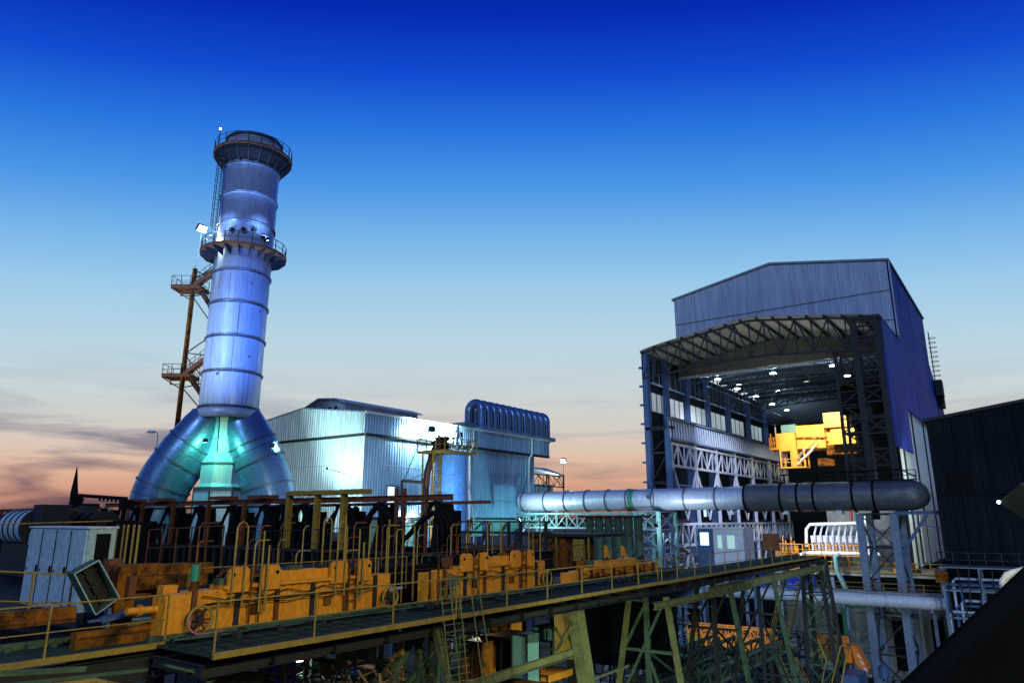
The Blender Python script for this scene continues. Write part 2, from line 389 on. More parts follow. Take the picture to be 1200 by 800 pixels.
# caged ladder between the platforms, and the red warning lamp on top
la = camdir - 1.15
def ladder(m, a, b, side, w=.5, step=.35, r=.03):
    a = V(a); b = V(b); side = V(side).normalized() * w / 2
    m.bar(a - side, b - side, r * 2); m.bar(a + side, b + side, r * 2)
    n = int((b - a).length / step)
    for i in range(1, n): p = a.lerp(b, i / n); m.bar(p - side, p + side, r * 1.3)
rad = V((math.cos(la), math.sin(la), 0)); tang = V((-math.sin(la), math.cos(la), 0))
m = MB(); base = sp(la, RR + .35, 48.5); top = sp(la, RR + .35, 62.6)
ladder(m, base, top, tang, .6, .4, .035); lo = m.build('ladder', M['darks'], t)
m = MB()
for k in range(14):
    z = 51 + k * .75; c = sp(la, RR + .35, z)
    pts = [c + tang * .42 * math.cos(g) + rad * .8 * math.sin(g) for g in [math.pi * i / 8 for i in range(9)]]
    m.tube(pts, .035, 4)
for g in [math.pi * i / 6 for i in range(1, 6)]:
    o = tang * .42 * math.cos(g) + rad * .8 * math.sin(g); m.bar(sp(la, RR + .35, 51) + o, sp(la, RR + .35, 61) + o, .04)
m.build('safety_cage', M['darks'], lo)
m = MB(); q = sp(camdir - 1.0, RR + 1.55, 61.5); m.cyl(q, q + V((0, 0, 1.9)), .05, n=8); ml = m.build('lamp_mast', M['darks'], t)
MB().cyl(q + V((0, 0, 1.9)), q + V((0, 0, 2.1)), .11, n=10).build('warning_lamp', E_red, ml)
# small instrument boxes on the shell near the middle platform
for k, (a, z) in enumerate([(-.5, 50.4), (-.1, 50.5), (.25, 50.7), (.6, 50.2), (.75, 49.9)]):
    c = sp(camdir + a, RR + .15, z); MB().box(c.x - .22, c.x + .22, c.y - .22, c.y + .22, z - .2, z + .25).build('sampling_port', M['darks'], t)
for k, z in enumerate([44.0, 40.9, 33.0, 35.2]):
    c = sp(camdir + (.35, .8, -.5, .5)[k], RR + .02, z); MB().cyl(c, c + V((math.cos(camdir), math.sin(camdir), 0)) * .12, .13, n=10).build('inspection_port', M['steel_band'], t)
random.seed(21)
m = MB()
zz = [29.3, 33.3, 37.4, 41.5, 45.4, 48.4, 51.6, 55.4, 59.3]
for z0_, z1_ in zip(zz, zz[1:]):
    for j in range(3):
        aa = camdir + random.uniform(-1.5, 1.5); m.bar(sp(aa, RR + .005, z0_ + .25), sp(aa, RR + .005, z1_), .03, .03)
m.build('vertical_weld', M['steel_band'], t)
# collar and centre trunk
lathe_mb([(RR, 28.2), (RR + .18, 28.4), (RR + .18, 29.2), (RR, 29.3)]).build('collar', M['steel'], t)
def octo(prof, n=8):
    vs = []
    for r, z in prof:
        for k in range(n): vs.append(sp(camdir + math.pi / n + 2 * math.pi * k / n, r, z))
    return MB().add(vs, [(i * n + k, i * n + (k + 1) % n, (i + 1) * n + (k + 1) % n, (i + 1) * n + k) for i in range(len(prof) - 1) for k in range(n)])
octo([(3.0, 12), (3.0, 20.3), (2.5, 20.9), (2.5, 23.2), (2.1, 24.4), (2.3, 29)]).build('centre_trunk', M['steel'], t)
m = octo([(3.1, 20.2), (3.1, 20.5)]); 
for z in (20.2, 23.1): 
    for k in range(8):
        a = camdir + math.pi / 8 + 2 * math.pi * k / 8; r = 3.05 if z < 21 else 2.55
        m.bar(sp(a, r, z), sp(a + math.pi / 4, r, z), .12, .22)
for k in range(8):
    a = camdir + math.pi / 8 + math.pi / 4 * k; m.bar(sp(a, 3.02, 12), sp(a, 3.02, 20.3), .14); m.bar(sp(a, 2.12, 24.3), sp(a, 2.32, 28.9), .1)
m.build('stiffener', M['steel_band'], t)
# two trouser-leg ducts
def elbow(s, ext, label=None):
    dr = (RF(-33 + s, 82 + abs(s) * .25 * (1 if s > 0 else -1) * .6) - SC).normalized()
    L_ = ext
    pr = [(.27, 29.0), (.31, 27.9), (.42, 26.4), (.56, 24.8), (.72, 23.0), (.87, 21.0), (.96, 18.6), (1.0, 15.5), (1.0, 12)]
    pts = []
    for i in range(len(pr) - 1):
        for j in range(6):
            u = j / 6; p0 = pr[max(i - 1, 0)]; p1 = pr[i]; p2 = pr[i + 1]; p3 = pr[min(i + 2, len(pr) - 1)]
            q = [.5 * ((2 * p1[c]) + (-p0[c] + p2[c]) * u + (2 * p0[c] - 5 * p1[c] + 4 * p2[c] - p3[c]) * u * u + (-p0[c] + 3 * p1[c] - 3 * p2[c] + p3[c]) * u ** 3) for c in (0, 1)]
            pts.append(V((SX, SY, 0)) + dr * L_ * q[0] + V((0, 0, q[1])))
    pts.append(V((SX, SY, 0)) + dr * L_ + V((0, 0, 12)))
    n = len(pts); rs = [1.95 + .95 * min(1, i / (n * .4)) ** .6 for i in range(n)]
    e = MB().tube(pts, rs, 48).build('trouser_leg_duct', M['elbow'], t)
    for i in (16, 23, 31, 40):
        if i < n - 1:
            d = (pts[i + 1] - pts[i - 1]).normalized(); MB().cyl(pts[i] - d * .1, pts[i] + d * .1, rs[i] + .12, n=48).build('seam_band', M['steel_band'], e)
    for i in (19, 34):
        MB().torus(pts[i], pts[i + 1] - pts[i], rs[i] + .02, .04, 40).build('weld_seam', M['steel_band'], e)
elbow(-1, 7.0); elbow(1, 5.6)
flood('green-white floodlight glowing in the crotch between the trouser-leg ducts', RF(-33.0, 76.6, 25.2), RF(-33.2, 81.6, 22.5), (.12, 1, .5), 1700, E_cyan, .25, R(165), group='floodlights round the chimney', mount=RF(-32.9, 80.2, 25.9), rad=.3)
flood('unseen blue-white uplight added left of the chimney base, behind the black machinery', RF(-44, 62, 15.5), RF(-33, 82, 56), (.6, .78, 1), 80000, E_white, .4, R(58), blend=1, group='floodlights round the chimney', pole=0, rad=.5)  # unseen flood added to whiten the lower shell
flood('unseen deep blue uplight added right of the chimney base, behind the black machinery', RF(-22, 60, 14.2), RF(-33, 82, 60), (.08, .24, 1), 170000, E_white, .4, R(56), blend=1, group='floodlights round the chimney', pole=0, rad=.5)  # unseen flood added to turn the shell blue, in place of sky light

# ---- stair tower beside the stack
t = thing('stair_tower', 'brown steel stair tower with two landings left of the chimney', 'stair tower', RF(-38.8, 82, 0))
MB().ib(RF(-38.8, 82, 0), RF(-38.8, 82, 46.8), .42).build('column', M['orange_d'], t)
MB().ib(RF(-36.2, 86.5, 0), RF(-36.2, 86.5, 46.0), .36).build('column', M['rust'], t)
for zc, rr0, fl in ((33.4, -40.8, 0), (44.3, -41.0, 1)):
    m = MB(); c = [RF(rr0, 81, zc), RF(-37.6, 81, zc), RF(-37.6, 83.6, zc), RF(rr0, 83.6, zc)]
    m.prism([c[0], c[1], c[2], c[3]], (0, 0, .08))
    for i in range(4): m.bar(c[i] - V((0, 0, .1)), c[(i + 1) % 4] - V((0, 0, .1)), .12, .36)
    m.bar(c[0] - V((0, 0, .3)), RF(-38.8, 82, zc - 1.6), .12)
    m.bar(RF(-40.2, 82, zc - .3), RF(-40.2, 82, zc - 1.0), .1); m.bar(RF(-40.2, 82, zc - 1.0), RF(-38.8, 82, zc - 1.0), .1)
    lnd = m.build('landing', M['rust'], t)
    rail([c[1], c[0], c[3], c[2]], 1.25, 1.1, .035, M['darks'], lnd, posts_children=False)
    for up, (ra_, fa, za, rb_, fb, zb) in enumerate([(-38.2, 81.2, zc, -34.6, 81.2 - .2, zc + 2.9), (-38.2, 82.6, zc - .1, -35.4, 84.6, zc - 4.4)]):
        m = MB(); a = RF(ra_, fa, za); b = RF(rb_, fb, zb); side = RF(0, 1, 0) * .45
        for s_ in (-1, 1): m.bar(a + side * s_, b + side * s_, .07, .42)
        n = 12
        for i in range(n + 1): p = a.lerp(b, i / n); m.bar(p - side, p + side, .28, .05)
        st = m.build('stair_flight', M['rust'], t)
        m = MB()
        for s_ in (-1, 1):
            for h in (.6, 1.15): m.tube([a + side * s_ + V((0, 0, h)), b + side * s_ + V((0, 0, h))], .035, 5)
            for i in range(7): p = a.lerp(b, i / 6) + side * s_; m.bar(p, p + V((0, 0, 1.15)), .05)
        m.build('stair_railing', M['darks'], st)
m = MB()
for a, b in [((-38.8, 82, 44), (-35.2, 82, 48.2)), ((-38.8, 82, 45.5), (-36.4, 82, 46.8)), ((-38.8, 82, 46.6), (-36.2, 82, 45.2)), ((-38.8, 82, 43.3), (-35.8, 82, 39.4)), ((-38.7, 82, 36.2), (-35.6, 82, 38.6)), ((-38.7, 82, 36.2), (-35.9, 82, 35.8)), ((-38.7, 82, 35.8), (-36.3, 82, 33.0)),
             ((-38.7, 82, 32.0), (-35.6, 82, 28.7)), ((-38.8, 82, 43.2), (-35.7, 82, 43.9)), ((-38.8, 82, 32.0), (-35.9, 82, 32.6))]:
    m.bar(RF(*a), RF(*b), .11)
m.build('tie_brace', M['darks'], t)
m = MB(); m.cyl(RF(-38.8, 82, 46.8), RF(-38.55, 82, 51.6), .05, n=8); m.build('lamp_pole', M['cab'], t)
flood('bright white floodlight on a thin pole high beside the chimney', RF(-38.5, 82, 52.0), RF(-35.5, 79.5, 49), (.75, .95, 1), 3500, E_white, .6, R(150), group='floodlights round the chimney', mount=RF(-38.55, 82, 51.4))
flood('bare lamp shining on the caged ladder at the middle ring platform', sp(la, RR + 1.45, 49.2), sp(la, RR, 50.6), (.9, 1, .9), 160, E_white, .12, R(150), group='floodlights round the chimney', rad=.1)
t = thing('street_lamp', 'thin unlit lamp post left of the chimney leg against the sunset', 'street lamp', RF(-49.9, 100, 0))
MB().tube([RF(-49.9, 100, 0), RF(-49.9, 100, 28.6), RF(-50.1, 100, 28.95), RF(-50.9, 100, 29.0)], .07, 8).build('pole', M['cab'], t)
MB().prism([RF(-51.4, 99.7, 28.85), RF(-50.4, 99.7, 28.85), RF(-50.5, 99.7, 29.15), RF(-51.2, 99.7, 29.15)], RF(0, .6)).build('lamp_head', M['cab'], t)

# ================================================================= MID BUILDING
BX, BY = -66.0, 60.0
t = thing('boiler_house', 'large pale ribbed-metal plant building with shallow gable behind the chimney', 'building', (BX, BY, 0))
def gz(s): # s metres from the right corner going left
    return 29.9 + (1.5 * min(s, 11.5) / 11.5 if s < 11.5 else 1.5 * (23 - s) / 11.5)
u = (-1, 0, 0)
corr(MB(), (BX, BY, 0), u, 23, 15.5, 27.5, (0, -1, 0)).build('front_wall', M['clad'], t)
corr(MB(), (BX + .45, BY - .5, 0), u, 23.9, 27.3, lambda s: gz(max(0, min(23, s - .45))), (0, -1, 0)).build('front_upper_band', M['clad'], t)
corr(MB(), (BX, BY, 0), (0, 1, 0), 37, 17.3, 27.5, (1, 0, 0)).build('side_wall', M['clad_cool_shade'], t)
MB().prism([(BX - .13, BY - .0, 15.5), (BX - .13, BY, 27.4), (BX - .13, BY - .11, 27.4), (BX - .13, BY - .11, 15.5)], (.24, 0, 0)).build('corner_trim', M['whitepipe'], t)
corr(MB(), (BX + .5, BY - .4, 0), (0, 1, 0), 41.2, 27.3, 29.85, (1, 0, 0)).build('side_upper_band', M['clad_cool_shade'], t)
m = MB(); m.box(BX - .1, BX + .6, BY - .3, BY + 40.8, 27.0, 27.3); m.box(BX - 23, BX, BY - .5, BY - .05, 27.0, 27.3); m.build('eave_shadow_strip', M['darks'], t)  # dark strip drawn for the shadow line below the upper band
m = MB()
m.prism([(BX + .75, BY - .7, 29.87), (BX - 11.5, BY - .7, 31.43), (BX - 23.6, BY - .7, 29.87), (BX - 23.6, BY - .7, 29.72), (BX - 11.5, BY - .7, 31.28), (BX + .75, BY - .7, 29.72)], (0, 41.9, 0)); m.build('roof', M['roofm'], t)
m = MB(); m.box(BX + .6, BX + .82, BY - .7, BY + 41, 29.68, 29.95); m.build('gutter', M['whitepipe'], t)
MB().box(BX - 22.8, BX - .2, BY + .2, BY + 36.8, 17.0, 17.3).build('floor_slab', M['darks'], t)
MB().box(BX - 22.9, BX - 22.75, BY + .1, BY + 37, 15.5, 29.7).build('far_wall', M['clad'], t)
# hopper and legs below the right-hand end
m = MB(); m.add([(BX - .3, BY + 21.5, 16.98), (BX - .3, BY + 36.5, 16.98), (BX - 10, BY + 36.5, 16.98), (BX - 10, BY + 21.5, 16.98), (BX - 3, BY + 24, 14.6), (BX - 3, BY + 34, 14.6), (BX - 7, BY + 34, 14.6), (BX - 7, BY + 24, 14.6)],
    [(0, 1, 5, 4), (1, 2, 6, 5), (2, 3, 7, 6), (3, 0, 4, 7), (4, 5, 6, 7)]); m.build('hopper', M['teal'], t)
for i in range(7):
    y = BY + .6 + i * 6
    for x in (BX - .5, BX - 11, BX - 22): MB().ib((x, y, 0), (x, y, 17.0), .4).build('leg', M['bluesteel'], t)
m = MB()
for i in range(6):
    y = BY + .6 + i * 6
    if i < 4: m.bar((BX - .5, y, 8), (BX - .5, y + 3, 16.9), .2); m.bar((BX - .5, y + 6, 8), (BX - .5, y + 3, 16.9), .2)
    m.bar((BX - .5, y, 8), (BX - .5, y + 6, 8), .25); m.bar((BX - .5, y, 12.8), (BX - .5, y + 6, 12.8), .18)
m.build('leg_bracing', M['darks'], t)
MB().box(BX - 18, BX - 2, BY + 12, BY + 13, 2, 16.9).build('inner_wall', M['teal'], t)
# lit door panel on the side wall
m = MB(); m.box(BX + .05, BX + .2, BY + 4.0, BY + 6.1, 18.2, 21.2); dp = m.build('doorway', M['bluesteel'], t)
MB().box(BX + .2, BX + .26, BY + 4.1, BY + 5.2, 18.3, 21.0).build('lit_pane', E_win, dp)
# ridge monitor
m = MB(); rx0, rx1 = BX - 15.4, BX - 7.4
m.prism([(rx0, BY + 3, 30.6), (rx1, BY + 3, 30.6), (rx1, BY + 3, 32.2), (rx1 - 1.6, BY + 3, 32.75), (rx0 + 3, BY + 3, 33.0), (rx0, BY + 3, 31.9)], (0, 14, 0)); mo = m.build('ridge_vent', M['clad'], t)
MB().prism([(rx0 - .5, BY + 2.4, 31.75), (rx0 + 3, BY + 2.4, 33.02), (rx1 - 1.6, BY + 2.4, 32.78), (rx1 + .4, BY + 2.4, 32.1), (rx1 + .4, BY + 2.4, 32.3), (rx1 - 1.6, BY + 2.4, 32.95), (rx0 + 3, BY + 2.4, 33.2), (rx0 - .5, BY + 2.4, 31.95)], (0, 15.2, 0)).build('vent_roof', M['clad'], mo)
for k in range(4): MB().box(rx0 + 2.6 + k * 1.2, rx0 + 2.9 + k * 1.2, BY + 2.7, BY + 2.98, 30.9, 31.8).build('louvre', M['darks'], mo)
MB().box(BX - 6, BX - 1.5, BY + 21, BY + 31, 30, 31.1).build('roof_box', M['teal'], t)
for y in (BY + 20.2, BY + 35.2):
    MB().tube([(BX + .82, y, 29.7), (BX + .82, y, 27.2), (BX + .35, y - .2, 26.6), (BX + .35, y - .2, 17.2), (BX + .35, y - 2.6, 14.4)], .14, 8).build('downpipe', M['whitepipe'], t)
# canopy over a lit door on the front wall
m = MB(); m.prism([(BX - 13.6, BY - 3.0, 18.4), (BX - 6.8, BY - 3.0, 18.9), (BX - 6.8, BY - .2, 19.3), (BX - 13.6, BY - .2, 18.8)], (0, 0, .15))
for x in (BX - 13.2, BX - 7.2): m.bar((x, BY - 2.8, 15.3), (x, BY - 2.8, 18.5), .12)
m.build('entrance_canopy', M['teal'], t)
MB().box(BX - 11.0, BX - 9.6, BY - .2, BY - .14, 15.5, 18.2).build('lit_doorway', emit('lit_door_glow', (.5, 1, .8), .9), t)

# bank of hairpin pipes on the roof
t = thing('cooler_pipe_bank', 'bank of inverted-U blue pipes standing in a row on the plant building roof', 'cooler', (BX - 3, BY + 33, 29.9))
np_ = 12
for k in range(np_):
    y = BY + 23.9 + k * 1.62; x = BX - .6; pts = [(x, y, 29.6), (x, y, 33.2)] + [(x - 1.3 + 1.3 * math.cos(a), y, 33.2 + 1.15 * math.sin(a)) for a in [math.pi * i / 10 for i in range(1, 10)]] + [(x - 2.6, y, 33.2), (x - 2.6, y, 29.8)]
    MB().tube(pts, .62, 16).build('hairpin_pipe', M['elbow'], t)
MB().box(BX - 4.2, BX + .4, BY + 22.8, BY + 43, 29.9, 30.5).build('header_box', M['clad_cool_shade'], t)

# floods washing the building
flood('left one of the two white floodlights blazing on the plant building eave', (BX + 3.0, BY + 8.6, 28.4), (BX, BY + 8.8, 28.0), (.7, .97, 1), 5200, E_white, .5, R(155), group='floodlights on the plant building', mount=(BX + 4.4, BY + 10, 27.6))
flood('right one of the two white floodlights blazing on the plant building eave', (BX + 3.0, BY + 14.2, 28.2), (BX, BY + 14.0, 28.0), (.7, .97, 1), 5200, E_white, .5, R(155), group='floodlights on the plant building', mount=(BX + 4.4, BY + 12.6, 27.6))
flood('cyan floodlight at the right chimney duct shining on the gable wall', RF(-27.2, 81.0, 25.1), (BX - 9, BY, 22), (.6, 1, .94), 16000, E_cyan, .3, R(170), group='floodlights on the plant building')
flood('small greenish lamp hidden low at the gable wall corner', (BX - 2.6, BY - 3.2, 23.0), (BX - 2.6, BY, 24.2), (.6, 1, .9), 800, E_cyan, .2, R(165), group='floodlights on the plant building', mount=(BX - 2.6, BY - .2, 22.4))
flood('white lamp low between the legs under the plant building, left', P(466, 609, X=BX + .8), (BX - 8, BY + 14, 13), (.7, .9, 1), 2500, E_white, .45, R(160), group='lamps between the building legs', rad=.2)
flood('white lamp low between the legs under the plant building, right', P(480, 610, X=BX + .8), (BX - 6, BY + 20, 13), (.7, .9, 1), 2500, E_white, .45, R(160), group='lamps between the building legs', rad=.2)
flood('teal floodlight under the right end of the plant building', (BX + 8, BY + 27, 12.6), (BX, BY + 29, 18.5), (.35, .95, 1), 4500, E_cyan, .25, R(150), group='lamps between the building legs')

# four-legged mast carrying the floods
t = thing('lamp_mast', 'slender four-legged lattice mast with lamps in front of the plant building', 'mast', (-60, 70, 0))
m = MB(); c = V((-60.5, 71.2, 29.2))
for dx, dy in ((-1.6, -3.0), (1.6, -3.0), (-1.6, 1.6), (1.6, 1.6)):
    m.bar((-60.5 + dx, 71.2 + dy, 17.5), c, .13)
for dx, dy in ((-1.6, -3.0), (1.6, -3.0), (-1.6, 1.6), (1.6, 1.6)): m.bar((-60.5 + dx, 71.2 + dy, 0), (-60.5 + dx, 71.2 + dy, 17.5), .15)
for z, k in ((21, .7), (25, .35)):
    q = [(-60.5 - 1.6 * k, 71.2 - 3 * k), (-60.5 + 1.6 * k, 71.2 - 3 * k), (-60.5 + 1.6 * k, 71.2 + 1.6 * k), (-60.5 - 1.6 * k, 71.2 + 1.6 * k)]
    for i in range(4): m.bar((*q[i], z), (*q[(i + 1) % 4], z), .09)
m.build('frame', M['white'], t)

# ---- blue silo with ladder tower
SIX, SIY = -50.0, 57.9
t = thing('silo', 'blue cylindrical silo with yellow railing round its top before the plant building', 'silo', (SIX, SIY, 0))
m = MB(); m.cyl((SIX, SIY, 16.0), (SIX, SIY, 23.6), 1.75, n=40); m.cyl((SIX, SIY, 14.2), (SIX, SIY, 16.0), .5, 1.75, n=40); m.build('shell', M['bluepaint'], t)
for z in (17.5, 19.5, 21.5): MB().torus((SIX, SIY, z), (0, 0, 1), 1.76, .03, 40).build('weld_seam', M['bluepaint'], t)
m = MB()
for dx, dy in ((-1.3, -1.3), (1.3, -1.3), (1.3, 1.3), (-1.3, 1.3)): m.ib((SIX + dx, SIY + dy, 0), (SIX + dx, SIY + dy, 17), .25)
m.build('support_legs', M['yellow'], t)
m = MB(); m.box(SIX - 2.0, SIX + 1.8, SIY - 3.2, SIY + 2.0, 23.7, 23.85); pf = m.build('top_platform', M['yellow'], t)
rail([(SIX + 1.8, SIY - 3.2, 23.8), (SIX + 1.8, SIY + 2.0, 23.8), (SIX - 2.0, SIY + 2.0, 23.8), (SIX - 2.0, SIY - 3.2, 23.8)], 1.4, 1.2, .05, M['yellow'], pf, closed=True)
m = MB()
for x, y in ((SIX + .2, SIY - 2.0), (SIX + .2, SIY - 3.2), (SIX - 1.2, SIY - 3.2)): m.bar((x, y, 14), (x, y, 23.7), .14)
ladder(m, (SIX + .25, SIY - 2.6, 14), (SIX + .25, SIY - 2.6, 24.6), (0, 1, 0), .7, .4, .035)
for k in range(9): m.torus((SIX + .25, SIY - 2.6, 16.5 + k * .9), (0, 0, 1), .5, .03, 12)
m.build('ladder', M['yellow'], t)
m = MB(); m.box(SIX - .5, SIX + 2.4, SIY - 4.2, SIY - 1.9, 16.3, 16.45); pf = m.build('lower_platform', M['yellow'], t)
rail([(SIX - .5, SIY - 4.2, 16.4), (SIX + 2.4, SIY - 4.2, 16.4), (SIX + 2.4, SIY - 1.9, 16.4)], 1.2, .8, .035, M['darks'], pf)
# red-brown chute duct
t = thing('chute_duct', 'red-brown bent chute duct rising to the silo top with a grey mouth', 'duct', (-52, 52, 0))
a = P(612 - 0, 470, Y=54); 
q = [P(608 - 90, 512, Y=57), P(497 + 9, 541, Y=55.5), P(502, 560, Y=54.5), P(498, 590, Y=53.5), P(495, 640, Y=52)]
q = [V(p) for p in q]
m = MB(); m.tube([P(519, 513, Y=57), P(506, 536, Y=56), P(501, 552, Y=55.5), P(498, 578, Y=55.3), P(495, 620, Y=55.2), P(493, 650, Y=55.2)], [.62, .42, .36, .34, .34, .34], 4); m.build('chute', M['redduct'], t)
m = MB(); m.prism([P(521, 518, Y=57.5), P(526, 518, Y=57.5), P(527, 539, Y=57.5), P(522, 539, Y=57.5)], (-.8, 0, 0)); m.build('hood', M['redduct'], t)
m = MB(); m.prism([P(511, 517, Y=56.5), P(526, 511, Y=56.5), P(527, 515, Y=56.5), P(513, 521, Y=56.5)], (-.8, 0, 0)); m.build('mouth', M['whitepipe'], t)
t = thing('pipe_bracket_frame', 'thin dark rectangular bracket frame left of the red-brown duct', 'frame', (-54, 50, 0))
m = MB(); m.bar(P(471, 563, Y=53), P(497, 565, Y=54.5), .3); m.bar(P(471, 563, Y=53), P(470, 640, Y=53), .16); m.bar(P(497, 565, Y=54.5), P(497, 640, Y=54.5), .16); m.bar(P(474, 562, Y=53), P(498, 500, Y=54.5), .08); m.bar(P(480, 562, Y=53), P(500, 553, Y=54.5), .06); m.build('frame', M['darks'], t)
t['label'] = 'thin dark bracket frame with a slanting stay, left of the red-brown chute'
# right-hand lean-to with vertical ducts, next to the building
t = thing('filter_gallery', 'small roofed filter gallery with vertical pipes right of the plant building', 'gallery', (-66, 104, 0))
a = P(630, 541, X=-68); 
x0, y0 = -68.5, 103.5
MB().prism([(x0, y0 - 3, 24.6), (x0 - 4, y0 - 3, 26.0), (x0 - 4, y0 - 3, 26.15), (x0, y0 - 3, 24.75)], (0, 10, 0)).build('roof', M['clad_pale'], t)
m = MB()
for y in (y0 - 3, y0 + 2, y0 + 6.8):
    m.bar((x0 - .2, y, 0), (x0 - .2, y, 24.6), .2); m.bar((x0 - 3.8, y, 0), (x0 - 3.8, y, 26), .2); m.bar((x0 - .2, y, 22.5), (x0 - 3.8, y, 26), .12)
m.bar((x0 - .2, y0 - 3, 22.6), (x0 - .2, y0 + 7, 22.6), .18); m.bar((x0 - .2, y0 - 3, 24.5), (x0 - .2, y0 + 7, 24.5), .18); truss(m, (x0 - .2, y0 - 3, 22.6), (x0 - .2, y0 + 7, 22.6), (0, 0, 1.9), 6, .08)
m.build('frame', M['darks'], t)
for k in range(6): MB().cyl((x0 - 1.8, y0 - 2.4 + k * 1.45, 15), (x0 - 1.8, y0 - 2.4 + k * 1.45, 23), .5, n=12).build('vertical_pipe', M['steel'], t)
flood('white lamp at the far end of the roofed filter gallery', P(660, 540, X=-67.5), P(645, 575, X=-66), (.8, .95, 1), 1600, E_white, .5, R(150), group='floodlights on the plant building', mount=V((x0 - .2, y0 + 6.8, 24.6)))

flood('unseen cool white lamp added behind the black bank to brighten the blue silo', (-45.6, 50.5, 15.2), (SIX, SIY, 20.5), (.75, .92, 1), 4200, E_white, .25, R(90), group='lamps between the building legs', pole=0)  # added fill lamp so the silo stands out

for aa, l in ((-.75, 'left'), (.45, 'right')):
    flood('added blue uplight on the middle ring platform of the chimney, ' + l + ' of the ports', sp(camdir + aa, 5.6, 48.9), sp(camdir + aa * .5, RR + .6, 62), (.25, .45, 1), 8000, E_white, .1, R(120), group='floodlights round the chimney', mount=sp(camdir + aa, 5.0, 48.6), rad=.2, blend=1)  # added lamps brightening the shell above the platform

flood('unseen pale teal floodlight added behind the black bank, right of the chimney, to even out the gable wall', RF(-14, 62, 15.2), (BX - 9, BY, 22), (.7, 1, .97), 20000, E_white, .3, R(46), group='floodlights on the plant building', pole=0, blend=1)  # extra unseen lamp added for an even wash on the gable
t = bpy.data.objects['boiler_house']
for z in (19.6, 23.6): MB().box(BX - 22.9, BX - .1, BY - .13, BY - .1, z, z + .07).build('sheet_lap', M['clad_grey'], t); MB().box(BX + .1, BX + .13, BY + .1, BY + 36.9, z, z + .07).build('sheet_lap', M['clad_grey'], t)

# ================================================================= BIG DUCT AND ITS SUPPORTS
DZ = 19.55; DY = 88.0
t = thing('gas_duct', 'long horizontal round steel duct, shiny left half and dark right half', 'duct', (-35, DY, DZ))
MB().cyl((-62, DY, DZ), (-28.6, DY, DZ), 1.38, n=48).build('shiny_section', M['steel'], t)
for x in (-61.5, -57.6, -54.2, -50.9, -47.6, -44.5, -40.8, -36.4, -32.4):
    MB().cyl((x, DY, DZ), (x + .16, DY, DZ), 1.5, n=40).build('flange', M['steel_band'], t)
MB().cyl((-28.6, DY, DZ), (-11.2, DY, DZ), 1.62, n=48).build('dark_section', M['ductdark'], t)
m = MB(); m.tube([(-11.2 + 2.0 * math.sin(a), DY, DZ) for a in [math.pi / 2 * i / 8 for i in range(9)]], [1.62 * max(.05, math.cos(math.pi / 2 * i / 8 * .97)) for i in range(9)], 32); m.build('end_cap', M['ductdark'], t)
for x in (-28.7, -24.5, -22.6, -20.8, -16.7, -14.6):
    MB().cyl((x, DY, DZ), (x + .2, DY, DZ), 1.78, n=40).build('stiffener_ring', M['black'], t)
MB().cyl((-44.1, DY, DZ), (-43.4, DY, DZ), 1.42, n=40).build('green_band', M['greenp'], t)
m = MB(); m.cyl((-40.9, DY - 1.5, DZ + .3), (-40.9, DY - 1.75, DZ + .3), .28, n=12); m.bar((-40.3, DY - 1.5, DZ - 1.2), (-40.3, DY - 1.5, DZ + .8), .12); m.build('valve_box', M['steel_band'], t)
m = MB()
for x in (-24.3, -22.5, -20.6): m.tube([(x, DY - .9, DZ + 1.3), (x, DY - .9, DZ + 2.5), (x, DY + .9, DZ + 2.5), (x, DY + .9, DZ + 1.3)], .07, 6)
m.tube([(-24.3, DY - .9, DZ + 2.5), (-11.6, DY - .9, DZ + 2.7), (-10.3, DY - .9, DZ + 1.9)], .09, 6); m.build('hoop_guard', M['black'], t)
rail([(-20, DY - 1.1, DZ + 1.55), (-10.2, DY - 1.1, DZ + 1.5)], 1.1, 1.6, .05, M['black'], t)
for x in (-56, -34.0): MB().bar((x, DY, DZ - 1.2), (x, DY, DZ - 2.2), .35).build('saddle', M['steel'], t)
m = MB()
for x in (-30.9, -24.5, -18.6): m.box(x, x + .6, DY - .5, DY + .5, DZ - 1.95, DZ - 1.55)
m.build('saddle_shoes', M['white'], t)
# pipe bridge
t = thing('pipe_bridge', 'pale teal lattice truss bridge running under the shiny duct', 'pipe bridge', (-52, DY, 15.6))
for y in (DY - 1.5, DY + 1.5):
    m = MB(); truss(m, (-62, y, 15.9), (-41.5, y, 15.9), (0, 0, 1.9), 12, .13, cw=.24); m.build('side_truss', M['teal'], t)
m = MB(); m.box(-62, -41.3, DY - 1.4, DY + 1.4, 17.3, 17.4); m.build('walk_deck', M['darks'], t)
tower('support_tower', 'blue-grey lattice tower carrying the shiny duct above the walkway', -42.4, -39.2, DY - 2.6, DY + 2.6, 0, 18.0, 8, .42, .13, M['teal'], M['blueleg'], cat='support tower', group='lattice towers under the long duct')
tower('support_tower', 'tall blue-grey lattice tower carrying the dark duct at the hangar corner', -16.0, -12.7, DY - 1.9, DY + 3.6, 0, 17.6, 5, .7, .15, M['blueleg'], M['darks'], cat='support tower', group='lattice towers under the long duct', xdia=False)
t = thing('side_bracket', 'blue cantilever bracket strutted off the right-hand tower towards the black shed', 'bracket', (-11, DY - 1.9, 17))
m = MB(); m.ib((-12.6, DY - 1.9, 17.7), (-8.4, DY - 1.9, 17.7), .35); m.ib((-12.6, DY - 1.9, 13.2), (-9.6, DY - 1.9, 17.5), .3); m.bar((-10.6, DY - 1.9, 16.6), (-8.6, DY - 1.9, 16.1), .12); m.build('beam', M['bluesteel'], t)

